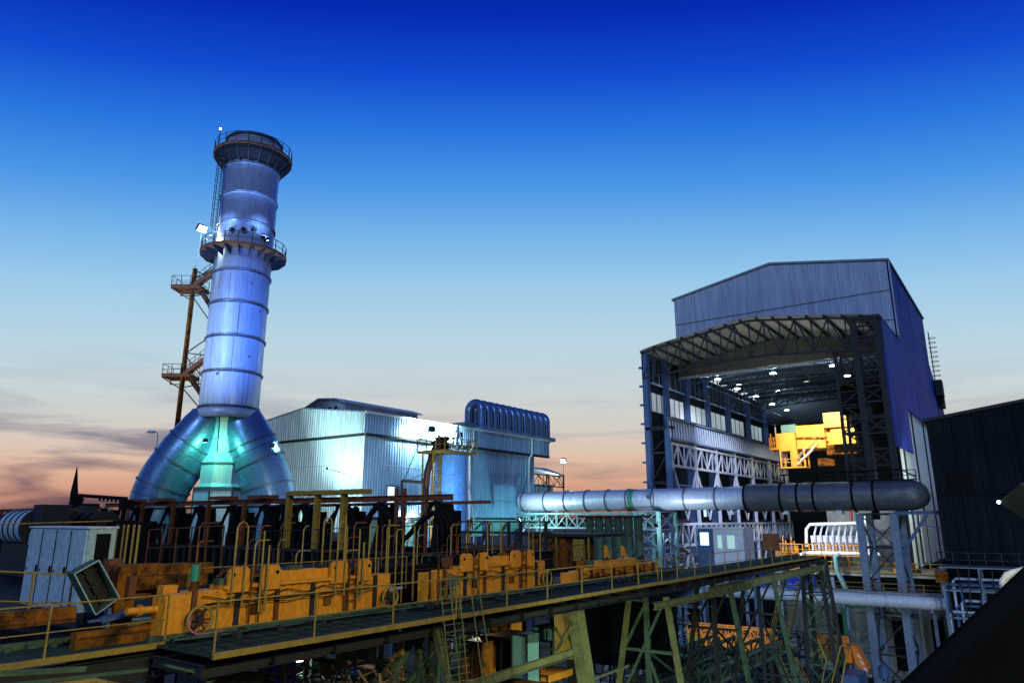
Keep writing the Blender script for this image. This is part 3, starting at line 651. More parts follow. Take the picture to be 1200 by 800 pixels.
# ================================================================= HANGAR (steel hall)
HX0, HX1, HY = -43.6, -12.3, 92.0
t = thing('steel_hall', 'huge half-clad steel hall with open arched front and taller gabled block behind', 'building', (-28, HY, 0))
hall = t
def hz(s, e=40.6, r=43.0):      # s from the right corner leftwards
    w = HX1 - HX0; k = s / w
    k = max(0, min(1, k)); return e + (r - e) * (1 - abs(2 * k - 1)) ** .82
wid = HX1 - HX0
def tz(s): k = s / wid; return 51.6 + 2.8 * (1 - abs(2 * k - 1))
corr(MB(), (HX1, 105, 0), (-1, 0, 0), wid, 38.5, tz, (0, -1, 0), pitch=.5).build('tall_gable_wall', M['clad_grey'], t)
corr(MB(), (HX1, 105, 0), (0, 1, 0), 36.5, 31, 51.6, (1, 0, 0), pitch=.5).build('tall_side_wall', M['clad_shaded'], t)
corr(MB(), (HX1, HY, 0), (0, 1, 0), 13, 25.2, 40.6, (1, 0, 0), pitch=.5).build('front_side_wall', M['clad_shaded'], t)
corr(MB(), (HX1, 141.5, 0), (0, 1, 0), 15, 10, lambda s: 43.5 - s * .45, (1, 0, 0), pitch=.5).build('rear_side_wall', M['clad_shaded'], t)
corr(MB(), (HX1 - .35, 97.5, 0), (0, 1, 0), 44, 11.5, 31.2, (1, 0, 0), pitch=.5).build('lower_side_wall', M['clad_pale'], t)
MB().box(HX1 + .1, HX1 + .22, 101.5, 106.2, 12.0, 18.0).build('loose_panel', M['clad_pale'], t)
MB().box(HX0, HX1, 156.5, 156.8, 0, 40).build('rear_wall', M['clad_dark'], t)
m = MB(); m.prism([(HX1 + .3, 104.7, 51.62), (HX1 - wid / 2, 104.7, 54.45), (HX0 - .3, 104.7, 51.62), (HX0 - .3, 104.7, 51.9), (HX1 - wid / 2, 104.7, 54.75), (HX1 + .3, 104.7, 51.9)][::-1], (0, 37, 0)); m.build('tall_roof', M['roofm'], t)
m = MB(); m.prism([(HX1, 141.6, 41.5), (HX0, 141.6, 41.5), (HX0, 141.6, 41.8), (HX1, 141.6, 41.8)], (0, 15, -5)); m.build('rear_roof', M['roofm'], t)
MB().box(HX0, HX1, 141.2, 141.5, 41, 51.6).build('tall_rear_wall', M['clad_grey'], t)
# arched front roof sheet with the purlins under it
def arc(n, z0=0, y=HY): return [V((HX1 - wid * i / n, y, hz(wid * i / n) + z0)) for i in range(n + 1)]
a = arc(24, .25); b = arc(24, .1); m = MB()
vs = a + [p + V((0, 13, 0)) for p in a]; vs += b + [p + V((0, 13, 0)) for p in b]; n = 25
m.add(vs, [(i, i + 1, n + i + 1, n + i) for i in range(24)] + [(2 * n + i + 1, 2 * n + i, 3 * n + i, 3 * n + i + 1) for i in range(24)] + [(i, 2 * n + i, 2 * n + i + 1, i + 1) for i in range(24)]); fr = m.build('front_roof', M['beige'], t)
for i, p in enumerate(arc(15, -.12)):
    MB().ib(p + V((0, -.5, 0)), p + V((0, 12.9, 0)), .22, .34).build('purlin', M['darks'], fr)
MB().box(HX0 + .3, HX1 - .3, 104.2, 104.5, 38.8, 40.5).build('inner_fascia', M['fascia'], t)
m = MB(); vs = [V((HX1 - .3 - (wid - .6) * i / 24, 104.35, 40.45)) for i in range(25)] + [V((HX1 - .3 - (wid - .6) * i / 24, 104.35, hz(wid * i / 24) - .35)) for i in range(25)]
m.add(vs, [(i, i + 1, 26 + i, 25 + i) for i in range(24)]); m.v += [(x, y + .1, z) for x, y, z in m.v]; m.f += [tuple(q + 50 for q in f[::-1]) for f in m.f]; m.sm += [False] * 24; m.build('inner_fascia_top', M['fascia'], t)
# front and inner roof trusses
def hall_truss(y, zb, col, bw=.16, top=None):
    m = MB(); n = 16; tp = [V((HX1 - wid * i / n, y, (top if top else hz(wid * i / n) - .35))) for i in range(n + 1)]; bt = [V((p.x, y, zb + 1.0 * math.sin(math.pi * i / n))) for i, p in enumerate(tp)]
    for i in range(n + 1):
        m.bar(tp[i], bt[i], bw)
        if i < n:
            m.bar(tp[i], tp[i + 1], bw * 1.6); m.bar(bt[i], bt[i + 1], bw * 1.6)
            if i % 2: m.bar(tp[i], bt[i + 1], bw)
            else: m.bar(bt[i], tp[i + 1], bw)
    return m.build('roof_truss', col, t)
hall_truss(HY, 36.6, M['darks'], .15)
for k, y in enumerate(range(110, 156, 7)): hall_truss(y, 38.5, M['lattice'], .16, top=40.6)
for y in range(107, 156, 5): MB().box(HX0 + .4, HX1 - .4, y, y + .3, 40.2, 40.7).build('roof_beam', M['lattice'], t)
MB().box(HX0 + .3, HX1 - .3, 105.2, 156, 41.0, 41.3).build('ceiling_deck', M['clad_grey'], t)
# left side: columns, dark wall with window strip, crane girder, lattice girder
for k, y in enumerate([HY + .4, 99, 107, 116, 126, 137, 148]):
    MB().ib((HX0 + .3, y, 0), (HX0 + .3, y, 40.6), .8).build('column', M['bluesteel'], t)
m = MB()
for k in range(14): m.box(HX0 - .55, HX0 - .1, HY - .2, HY + .3, 3 + k * 2.7, 3.25 + k * 2.7)
m.build('splice_bolts', M['bluesteel'], t)
MB().ib((HX0 + 3.3, HY + .5, 0), (HX0 + 3.3, HY + .5, 29.2), .9).build('column', M['bluesteel'], t)
m = MB()
for z in range(2, 30, 4): MB().bar((HX0 + .72, HY + .5, z), (HX0 + 2.83, HY + .5, z), .25).build('cross_beam', M['darks'], t); MB().bar((HX0 + .72, HY + .5, z + .2), (HX0 + 2.83, HY + .5, z + 3.8 if z < 26 else z + 2), .14).build('brace', M['darks'], t)
m.box(HX0 + .1, HX0 + 4.0, HY, HY + 1.2, 29.2, 29.6)
m.build('cap_plate', M['darks'], t)
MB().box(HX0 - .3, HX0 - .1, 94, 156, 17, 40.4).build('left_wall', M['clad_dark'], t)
for y0_ in (94.5, 101, 109, 118, 128, 139):
    ln = 5.4 if y0_ < 105 else 7.2
    w_ = MB().box(HX0 - .08, HX0 - .02, y0_, y0_ + ln, 32.3, 35.0).build('window', emit('window_daylit_glow', (.62, .8, .75), .12) if y0_ == 94.5 else bpy.data.materials['window_daylit_glow'], t)
    mm = MB()
    for s in range(4): mm.box(HX0 - .02, HX0 + .05, y0_ + s * ln / 3 - .06, y0_ + s * ln / 3 + .06, 32.3, 35.0)
    mm.build('mullion', M['darks'], w_)
GX = -40.0
m = MB(); m.box(GX - .05, GX + .05, 91.5, 150, 27.9, 30.6); m.box(GX - .3, GX + .35, 91.5, 150, 30.6, 30.75); m.box(GX - .3, GX + .35, 91.5, 150, 27.7, 27.9); cg = m.build('crane_girder', M['blueleg'], t)
m = MB()
for k in range(58): y = 92 + k; m.prism([(GX + .05, y, 28), (GX + .33, y, 28), (GX + .15, y, 30.5), (GX + .05, y, 30.5)], (0, .09, 0))
m.build('web_stiffeners', M['white'], cg)
m = MB(); truss(m, (GX, 92.5, 24.2), (GX, 149, 24.2), (0, 0, 3.0), 26, .17, cw=.32); m.build('lattice_girder', M['white'], t)
m = MB()
for k, y in enumerate((92.6, 101, 109.5, 118, 127, 137, 147)):
    if k < 6:
        y2 = (101, 109.5, 118, 127, 137, 147)[k]; m.bar((GX, y, 24.2), (GX, (y + y2) / 2, 17), .2); m.bar((GX, y2, 24.2), (GX, (y + y2) / 2, 17), .2)
        m.bar((GX, y, 6), (GX, (y + y2) / 2, 13), .24); m.bar((GX, y2, 6), (GX, (y + y2) / 2, 13), .24)
m.build('knee_braces', M['white'], t)
for y in (101, 109.5, 118, 127, 137, 147): MB().ib((GX, y, 0), (GX, y, 27.7), .4).build('crane_column', M['white'], t)
m = MB(); truss(m, (GX, 92.5, 13.6), (GX, 149, 13.6), (0, 0, 2.8), 26, .2, cw=.34); m.build('lattice_girder', M['white'], t)
m = MB()
for z in (9.5, 11, 18.7, 20.3, 21.9, 36.2): m.box(HX0 + .1, HX0 + .35, 94, 156, z, z + .25)
for k in range(30): y = 95 + k * 2; m.bar((HX0 + .25, y, 36), (HX0 + .25, y, 40), .1)
m.build('wall_girts', M['bluesteel'], t)
# right side: dark columns, lattice stair shaft, clutter
for x, y in ((HX1 - .5, HY + .3), (-15.4, HY + .3), (HX1 - .5, 99), (HX1 - .5, 110), (HX1 - .5, 122), (HX1 - .5, 134)):
    MB().ib((x, y, 17 if y < 93 else 0), (x, y, 40.4), .7).build('column', M['darks'], t)
m = MB()
for k in range(13):
    z = 17.6 + k * 1.85
    MB().bar((-15.05, HY + .3, z), (HX1 - .85, HY + .3, z), .22).build('cross_beam', M['darks'], t)
    m = MB(); m.bar((-15.4, HY + .3, z), (HX1 - .5, HY + .3, z + 1.85) if k % 2 else (HX1 - .5, HY + .3, z - 1.85 if k else z), .16); m.build('brace', M['darks'], t)
m = MB(); m.box(-15.9, HX1 - .1, HY - .3, HY + 1.4, 40.5, 40.9); m.build('cap_plate', M['darks'], t)
m = MB(); truss(m, (-17.9, HY + .6, 20.5), (-17.9, HY + .6, 37), (2.4, 0, 0), 10, .15, cw=.35); truss(m, (-17.9, HY + 4, 20.5), (-17.9, HY + 4, 37), (2.4, 0, 0), 10, .15, cw=.3)
for z in (24, 27, 30, 33.2): m.box(-18.0, -15.2, HY + .4, HY + 4.2, z, z + .12); m.bar((-18, HY + .4, z + 1.1), (-15.2, HY + .4, z + 1.1), .06)
m.build('stair_shaft', M['darks'], t)
MB().box(-18.2, HX1 - .4, HY + 2, HY + 3, 29.5, 33.0).build('duct_box', M['black'], t)
m = MB(); m.box(-15.5, -14.6, 93, 152, 28.2, 30.6); m.build('right_crane_girder', M['darks'], t)
m = MB()
for z in (33, 35, 37): m.tube([(-15, 95, z), (-15, 152, z)], .12, 6)
for k in range(5): m.tube([(-41.5 + .5 * k, 106, 36.2 + .25 * k), (-41.5 + .5 * k, 154, 36.2 + .25 * k)], .09, 6)
m.build('ceiling_conduit', M['lattice'], t)
# things clinging to the far side wall
tt = thing('wall_ladder', 'caged ladder and vent boxes clinging high on the far right wall of the hall', 'ladder', (HX1 + .4, 141, 38))
m = MB(); ladder(m, (HX1 + .5, 143, 38), (HX1 + .5, 143, 49.5), (0, 1, 0), .8, .5, .05)
for k in range(12): m.torus((HX1 + .9, 143, 39 + k * .85), (0, 0, 1), .6, .05, 10)
m.build('ladder', M['darks'], tt); m = MB(); m.box(HX1 + .2, HX1 + 1.3, 144, 147, 38.2, 41.0); m.box(HX1 + .2, HX1 + 1.0, 147.5, 150, 36.5, 39.2); m.build('vent_box', M['darks'], tt)

# ceiling lamps
LN = ['first', 'second', 'third', 'fourth', 'fifth', 'sixth']
def ceil_lamp(p, label, pw):
    t = thing('ceiling_lamp', label, 'ceiling lamp', p, 'ceiling lamps in the hall'); p = V(p)
    m = MB(); m.cyl(p + V((0, 0, .55)), p + V((0, 0, .12)), .18, .5, n=20); m.cyl(p + V((0, 0, .55)), p + V((0, 0, 1.4)), .04, n=6); m.build('shade', M['cab'], t)
    MB().cyl(p + V((0, 0, .06)), p + V((0, 0, .14)), .42, n=20).build('lens', E_white, t)
    if pw:
        lt = bpy.data.lights.new('lamp_light', 'POINT'); lt.energy = pw * .6; lt.color = (.6, .8, 1); lt.shadow_soft_size = .4
        o = bpy.data.objects.new('lamp_light', lt); COL.objects.link(o); o.parent = t; o.location = (0, 0, -.1)
for i, (px, py) in enumerate([(841, 445), (864, 456), (886, 465), (905, 474), (922, 481), (938, 489)]):
    ceil_lamp(P(px, py, X=-37.9), LN[i] + ' lamp from the front in the left row under the hall ceiling', 1500 if i % 2 == 0 else 0)
for i, (px, py, zz, l) in enumerate([(906, 438, 38, 'lone lamp in the middle of the hall ceiling'), (976, 429, 38, 'brightest front lamp on the right of the hall ceiling'), (1008, 453, 38, 'lamp seen through the dark lattice at the right of the hall'), (1020, 463, 38, 'rear right ceiling lamp half hidden by the dark lattice'), (993, 441, 38, 'small faint lamp right of the brightest hall ceiling lamp')]):
    ceil_lamp(P(px, py, Z=zz), l, 1800 if i < 2 else 0)

# ---- yellow overhead crane
t = thing('bridge_crane', 'brightly lit yellow overhead bridge crane with cabin and stair inside the hall', 'crane', (-27, 115, 25))
def cb(a, b, y0=115, y1=118): p = P(*a, Y=y0); q = P(*b, Y=y0); return MB().box(p.x, q.x, y0, y1, q.z, p.z)
cb((909, 508), (1001, 524), 115.4, 119).build('bridge_beam', M['crane'], t)
m = MB(); y = 114.6; p = P(932, 499, Y=y); q = P(968, 524, Y=y); m.box(p.x, q.x, y, y + 2, q.z, p.z); m.build('machinery_housing', M['crane'], t)
m = MB(); p = P(964, 484, Y=114.2); q = P(994, 499, Y=114.2); m.box(p.x, q.x, 114.2, 117, q.z, p.z); m.build('upper_housing', M['crane'], t)
m = MB(); p = P(973, 503, Y=113.8); q = P(1003, 519, Y=113.8); m.box(p.x, q.x, 113.8, 116, q.z, p.z); m.build('lower_housing', M['crane'], t)
cb((968, 521), (1004, 531), 115.2, 118.6).build('trolley_frame', M['orange_d'], t)
m = MB()
for i in range(4): p = P(934 + i * 9, 512, Y=114.5); m.box(p.x, p.x + 1.0, 114.4, 114.6, p.z - .3, p.z)
m.build('slot', M['orange_d'], t)
m = MB(); y = 114.4
p0 = P(914, 524, Y=y); p1 = P(944, 546, Y=y); x0, x1, z1, z0 = p0.x, p1.x, p0.z, p1.z
for x in (x0, (x0 + x1) / 2, x1):
    for yy in (y, y + 2.4): m.bar((x, yy, z0), (x, yy, z1), .22)
m.box(x0 - .1, x1 + .1, y - .1, y + 2.5, z0 - .2, z0); m.box((x0 + x1) / 2 - .3, (x0 + x1) / 2 + .7, y, y + 2.3, z0, z1)
for zz in (z0 + .7, z0 + 1.2): m.bar((x0, y, zz), (x1, y, zz), .08)
m.build('operator_cabin', M['crane'], t)
m = MB(); a = V(P(934, 544, Y=114)); b = V(P(957, 520, Y=114))
for s in (0, .9): m.bar(a + V((0, s, 0)), b + V((0, s, 0)), .06, .16); m.bar(a + V((0, s, 1.0)), b + V((0, s, 1.0)), .06)
for i in range(12): p = a.lerp(b, i / 11); m.bar(p, p + V((0, .9, 0)), .12, .04)
m.build('access_stair', M['white'], t)
a = V(P(903, 523, Y=115)); b = V(P(914, 523, Y=115))
m = MB(); m.box(a.x, b.x, 114.6, 118, a.z - .6, a.z - .3); m.bar(a, V(P(903, 508, Y=115)), .15)
for k in range(5): x = a.x + (b.x - a.x) * k / 4; m.bar((x, 114.6, a.z - .4), (x, 114.6, a.z + 1.3), .1)
m.bar((a.x, 114.6, a.z + 1.3), (b.x, 114.6, a.z + 1.3), .1); m.bar((a.x, 114.6, a.z + .5), (b.x, 114.6, a.z + .5), .08); m.build('end_walkway', M['orange'], t)
MB().box(P(915, 500, Y=117).x, P(932, 500, Y=117).x, 117, 118.5, P(915, 508, Y=117).z, P(915, 498, Y=117).z).build('hoist_drum_box', M['teal'], t)
m = MB()
a = P(968, 534, Y=116); b = P(1003, 543, Y=116); m.box(P(958, 536, Y=116).x, P(978, 541, Y=116).x, 116, 117, P(958, 546, Y=116).z, P(958, 537, Y=116).z); m.build('hook_block', M['orange_d'], t)
# lights inside: aimed at crane and left girder
flood('warm floodlight hidden by the front truss, aimed at the yellow crane', (-24, 103.5, 36.0), (-25, 115, 28.5), (1, .8, .52), 24000, E_warm, .4, R(70), group='floodlights inside the hall', mount=(-24, 104.2, 37.2), rad=.4)
flood('cold floodlight hidden by the front truss, aimed at the white girder', (-33, 101.5, 36.2), (-40, 108, 27), (.75, .82, 1), 8500, E_white, .4, R(80), group='floodlights inside the hall', mount=(-33, 104.2, 37.6), rad=.4)
flood('cold floodlight on a column low in the hall, aimed at the lower lattice', (-30, 96, 20.5), (-40, 105, 14.5), (.7, .74, 1), 5500, E_white, .35, R(100), group='floodlights inside the hall', rad=.4, mount=(-30, 90.0, 19.8))
flood('white floodlight under the dark duct, aimed at the engine deck', (-25, 90.5, 18.0), (-21, 102, 12.5), (.95, .93, 1), 5500, E_white, .35, R(110), group='floodlights inside the hall', rad=.3, mount=(-25, 89, 18.4))

flood('pale floodlight on the pipe bridge washing the shiny duct from below', (-58, DY - 6.5, 17.0), (-54, DY, 19.8), (.7, 1, .95), 2600, E_white, .25, R(150), group='floodlights along the duct', mount=(-58, DY - 1.6, 16.4), rad=.3)
flood('white floodlight on the support tower washing the middle of the shiny duct', (-37.5, DY - 7, 16.4), (-38, DY, 20), (.8, .95, 1), 1800, E_white, .25, R(150), group='floodlights along the duct', mount=(-39.2, DY - 2.7, 16.8), rad=.3)
flood('lamp added by the right-hand tower to brighten the pale side cladding', (-8.2, 90.5, 22), (-12.3, 104, 18), (.9, 1, .95), 3500, E_white, .25, R(120), group='floodlights along the duct', mount=(-8.6, 88, 20.5), rad=.3)  # added lamp lifting the side cladding
flood('lamp inside the hall front lighting the arched soffit', (-26, 96, 33.5), (-28, 99, 41), (.9, .9, .75), 700, E_white, .25, R(160), group='floodlights inside the hall', mount=(-26, 92.2, 36.9), rad=.4)

for z in (43.2, 47.4): MB().box(HX0 + .1, HX1 - .1, 104.88, 104.91, z, z + .09).build('sheet_lap', M['lattice'], hall)
for z in (36.0, 41.0, 46.2): MB().box(HX1 + .09, HX1 + .12, 105.2, 141.3, z, z + .1).build('sheet_lap', M['clad_shaded'], hall)
MB().tube([(HX1 + .2, 104.8, 51.5), (HX1 + .2, 104.8, 40.9)], .12, 8).build('corner_downpipe', M['clad_grey'], hall)

# ================================================================= RIGHT SIDE: dark shed, pipe rack, slab
t = thing('dark_shed', 'big near-black clad shed with sloping roof filling the right edge', 'building', (0, 84, 0))
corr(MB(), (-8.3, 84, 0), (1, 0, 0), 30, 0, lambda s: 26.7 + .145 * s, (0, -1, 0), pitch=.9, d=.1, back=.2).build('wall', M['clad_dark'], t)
MB().prism([(-8.5, 83.7, 26.75), (22, 83.7, 31.2), (22, 83.7, 31.5), (-8.5, 83.7, 27.05)], (0, 30, 0)).build('roof', M['darks'], t)
m = MB()
for k in range(6): m.bar((-6 + k * 2.6, 83.75, 12), (-6 + k * 2.6, 83.75, 27 + k * .3), .16)
m.bar((-8.3, 83.75, 19.5), (10, 83.75, 19.5), .14); m.build('wall_posts', M['clad_dark'], t)
MB().box(-7.1, -5.0, 83.75, 83.9, 19.6, 21.6).build('vent_opening', M['black'], t)
t = thing('pipe_rack', 'dark railed walkway of pipes along the foot of the black shed', 'pipe rack', (-5, 81, 11))
m = MB(); m.box(-8.6, 8, 80.5, 83.4, 12.6, 12.75)
for x in (-8.4, -5.4, -2.4, .6, 3.6): m.bar((x, 80.6, 0), (x, 80.6, 12.6), .22); m.bar((x, 83.2, 0), (x, 83.2, 12.6), .22)
for z in (8.2, 10.6): m.bar((-8.6, 80.6, z), (8, 80.6, z), .16); m.bar((-8.6, 83.2, z), (8, 83.2, z), .16)
m.build('frame', M['blueleg'], t)
rail([(-8.6, 80.5, 12.7), (8, 80.5, 12.7)], 1.3, 1.3, .05, M['darks'], t, posts_children=False)
for i, (z, y) in enumerate([(8.7, 80.9), (9.2, 81.5), (9.7, 81.1), (11.1, 81.0), (11.6, 81.7), (11.2, 82.4)]):
    xa = -8.2 + .5 * (i % 3); MB().tube([(xa, y, 4), (xa, y, z - .25), (xa + .25, y, z), (7.5, y, z)], .13, 8).build('pipe', M['bluesteel'] if i % 2 else M['steel'], t)
m = MB()
for k in range(10): x = -8 + k * .9; m.bar((x, 80.5, 12.5), (x + random.uniform(-.4, .4), 80.5, 6.5 + random.random() * 3), .1)
m.build('hangers', M['darks'], t)
tag(MB().box(-8.9, -7.9, 79.8, 80.6, 11.3, 12.4).build('equipment_box', M['orange_d'], None), 'small orange-red box on the rail at the black shed corner', 'box')
# near black conveyor gallery, cutting the bottom-right corner
t = thing('conveyor_gallery', 'black sloping conveyor gallery roof cutting across the bottom-right corner', 'conveyor', (0, 20, 14))
a = P(1061, 800, Y=20); b = P(1200, 670, Y=20); d = (b - a)
p0 = a - d * 1.4; p1 = b + d * .35
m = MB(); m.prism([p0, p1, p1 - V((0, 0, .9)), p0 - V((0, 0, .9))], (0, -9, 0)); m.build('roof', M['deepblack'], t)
m = MB(); m.tube([p0 + V((0, .1, -.02)), p1 + V((0, .1, -.02))], .09, 8)
for k in range(6): q = p0.lerp(p1, k / 5); m.bar(q - V((0, -.15, 4)), q - V((0, -.15, 0)), .12)
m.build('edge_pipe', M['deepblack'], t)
t = thing('vent_pipe', 'pale curved pipe stub poking over the black conveyor roof at the right edge', 'pipe', (0, 26, 15))
y = 22; q = [P(1178, 692, Y=y), P(1176, 681, Y=y), P(1181, 674, Y=y), P(1190, 671, Y=y), P(1203, 668, Y=y)]
MB().tube(q, .1, 12).build('pipe', M['whitepipe'], t)
t = thing('tilted_lamp_panel', 'dark square floodlight panel tilted over the right edge, its corner lit', 'floodlight', P(1190, 590, Y=16))
m = MB(); m.prism([P(1170, 588, Y=16), P(1195, 567, Y=16), P(1225, 585, Y=16.5), P(1206, 612, Y=16.5)], (.05, .35, .06)); m.build('panel', M['clad_dark'], t)
q = P(1170.5, 588, Y=15.95); MB().cyl(q, q + V((.0, -.03, 0)), .028, n=10).build('corner_lamp', E_white, t)
MB().bar(P(1206, 600, Y=16.5), P(1240, 700, Y=16.5), .1).build('post', M['darks'], t)

# ================================================================= ENGINE DECK BELOW THE DARK DUCT
t = thing('engine_deck', 'concrete and steel deck with machinery under the hall, lit white', 'platform', (-20, 98, 11))
MB().box(-30, -9.5, 97.5, 112, 10.4, 10.8).build('slab', M['concrete'], t)
rail([(-28, 97.4, 10.8), (-9.7, 97.4, 10.8)], 1.2, 1.5, .05, M['yellow'], t, posts_children=False)
for x in (-27.5, -22.5, -17.5, -10.5): MB().box(x, x + .6, 97.8, 98.4, 0, 10.4).build('pillar', M['blueleg'], t)
t = thing('generator', 'white finned engine block with a curved pipe row on top, brightly lit in the hall', 'machine', (-21, 101, 12))
MB().box(-24.6, -17.8, 99.6, 102.6, 13.0, 15.0).build('casing', M['white'], t)
m = MB()
for k in range(9): x = -24.0 + k * .72; m.tube([(x, 99.5, 14.0), (x, 99.2, 15.2), (x + .2, 99.6, 16.1), (x + .2, 101, 16.3)], .13, 8)
m.build('fin_pipes', M['steel'], t)
MB().tube([(-25.2, 99.4, 13.6), (-25.0, 99.4, 15.8), (-24.5, 99.4, 16.4), (-18.6, 99.4, 16.6), (-17.6, 99.4, 16.3)], .2, 10).build('header_pipe', M['whitepipe'], t)
m = MB()
for k in range(8): x = -24.3 + k * .8; m.box(x, x + .45, 99.35, 99.6, 13.2, 14.2)
m.build('cylinder_heads', M['steel_band'], t)
t = thing('service_platform', 'orange railed service platform in front of the white engine', 'platform', (-23, 98, 12))
m = MB(); m.box(-28.5, -18, 97.8, 99, 12.6, 12.75)
for x in (-28.3, -25.5, -22.7, -20, -18.2): m.bar((x, 97.9, 10.8), (x, 97.9, 12.6), .16)
m.build('deck', M['orange'], t); rail([(-28.5, 97.8, 12.75), (-18, 97.8, 12.75)], 1.2, .8, .06, M['orange'], t, posts_children=False)
m = MB()
for k in range(9): m.bar((-28.6 + k * .35, 97.5, 10.8 + 0), (-28.6 + k * .35, 97.5, 15.0 - (k % 3) * .6), .09)
for z in (12, 13, 14): m.bar((-28.6, 97.5, z), (-25.8, 97.5, z), .09)
m.build('ladder_cage', M['orange'], t)
t = thing('cooling_pipe', 'thick pale green-white pipe bending down in front of the engine', 'pipe', (-22, 96.8, 11))
m = MB(); m.tube([(-25.3, 96.8, 10.2), (-25.3, 96.8, 12.6), (-25.0, 96.8, 12.95), (-16.2, 96.8, 13.0)], .24, 10); m.build('pipe', M['whitepipe'], t)
m = MB(); m.tube([(-20.6, 96.3, 12.9), (-21.1, 96.3, 12.6), (-21.1, 96.3, 11), (-20.2, 96.3, 8.6)], .3, 10); m.build('branch_pipe', M['teal'], t)
t = thing('control_block', 'grey-pink wall block standing behind the white engine', 'cabinet', (-21, 108, 11))
MB().box(-24, -15.4, 107, 109, 10.8, 19.8).build('wall', M['concrete'], t)
MB().box(-19.8, -18.6, 106.85, 107, 16.2, 17.4).build('lit_pane', E_win, t)
MB().box(-21.0, -20.8, 106.7, 107, 16.4, 18.6).build('red_post', M['red'], t)
for k, (x, mt, c, l) in enumerate([(-15.0, 'orange', 'drum', 'orange drum'), (-14.2, 'whitepipe', 'drum', 'white drum'), (-13.2, 'orange_d', 'drum', 'rusty orange drum')]):
    o = MB().cyl((x, 98.6, 10.8), (x, 98.6, 12.0), .32, n=14).build('drum', M[mt], None); tag(o, l + ' standing on the engine deck between the tower legs', c, 'drums on the engine deck')
for k, (x0, x1, l) in enumerate([(-29.2, -26.5, 'blue tarpaulin bundle on the deck left of the dark tower legs'), (-24.3, -21.0, 'blue tarpaulin bundle on the deck right of the dark tower legs')]):
    m = MB(); n = 9; vs = []
    for i in range(n + 1):
        for j in range(5): vs.append((x0 + (x1 - x0) * i / n, 84.6 + j * .35, 9.9 + (1.4 + .3 * math.sin(i * 1.7 + j) ) * math.sin(math.pi * (j + .3) / 4.6)))
    m.add(vs, [(i * 5 + j, i * 5 + j + 1, i * 5 + j + 6, i * 5 + j + 5) for i in range(n) for j in range(4)], True); m.box(x0, x1, 84.6, 86, 9.7, 9.95)
    tag(m.build('tarpaulin', M['tarp'], None), l, 'tarpaulin', 'blue tarpaulins')
t = thing('main_pipe', 'thick silvery pipe running level behind the trestle legs', 'pipe', (-20, 84, 9.2))
MB().cyl((-38, 84, 9.0), (-8.4, 84, 9.0), .62, n=28).build('pipe', M['white'], t)
for x in (-34, -29, -24, -19, -14): MB().cyl((x, 84, 9.0), (x + .14, 84, 9.0), .7, n=24).build('flange', M['steel'], t)
for x in (-36, -27, -18, -10): MB().bar((x, 84.9, 0), (x, 84.9, 8.15), .3).bar((x, 83.4, 8.3), (x, 85.2, 8.3), .25).build('pipe_support', M['blueleg'], t)
t = thing('pipe_shelf', 'long shelf of small stores above the silvery pipe', 'shelf', (-20, 86, 9.8))
MB().box(-38, -8.8, 84.9, 87.0, 9.55, 9.75).build('shelf_board', M['concrete'], t); rail([(-38, 84.9, 9.7), (-8.8, 84.9, 9.7)], .9, 1.8, .04, M['yellow'], t, posts_children=False, kick=False)
t = thing('bunker_wall', 'pale stained concrete wall with openings below the silvery pipe', 'wall', (-20, 93, 0))
MB().box(-26.5, -9.2, 93, 93.4, 0, 8.8).build('wall', M['concrete'], t)
for x0, x1 in ((-21.4, -20.4), (-15.2, -13.4), (-11.4, -10.2)): MB().box(x0, x1, 92.92, 92.99, 1.0, 6.5).build('opening', M['black'], t)
m = MB(); m.tube([(-20.0, 92.6, 7.6), (-20.0, 92.6, 1.6)], .28, 10); m.tube([(-20, 92.6, 7.4), (-15.6, 92.6, 7.4)], .12, 8); m.build('green_pipe', M['greenp'], t)
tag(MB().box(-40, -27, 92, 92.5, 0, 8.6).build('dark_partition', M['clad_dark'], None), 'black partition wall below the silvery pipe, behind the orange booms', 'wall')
# control cabin on stilts
t = thing('control_cabin', 'small white control cabin with a blue door and greenish windows beyond the walkway', 'cabin', (-29, 80, 11.5))
MB().box(-32.0, -26.8, 80, 83.4, 11.6, 16.0).build('wall', M['white'], t)
d_ = MB().box(-32.0, -30.2, 79.93, 79.99, 11.7, 16.0).build('door', M['bluesteel'], t); MB().box(-31.7, -30.7, 79.88, 79.92, 14.2, 15.6).build('lit_pane', E_win, d_)
for x in (-29.7, -28.6): MB().box(x, x + (.45 if x < -29 else .8), 79.93, 79.99, 13.9, 15.3).build('window', emit('window_green_glow', (.35, .7, .5), .5) if x < -29 else bpy.data.materials['window_green_glow'], t)
MB().box(-32.2, -26.6, 79.8, 83.6, 16.0, 16.2).build('roof', M['white'], t)
m = MB()
for x in (-31.8, -27): m.bar((x, 80.2, 0), (x, 80.2, 11.6), .3); m.bar((x, 83.2, 0), (x, 83.2, 11.6), .3)
m.build('stilts', M['blueleg'], t)
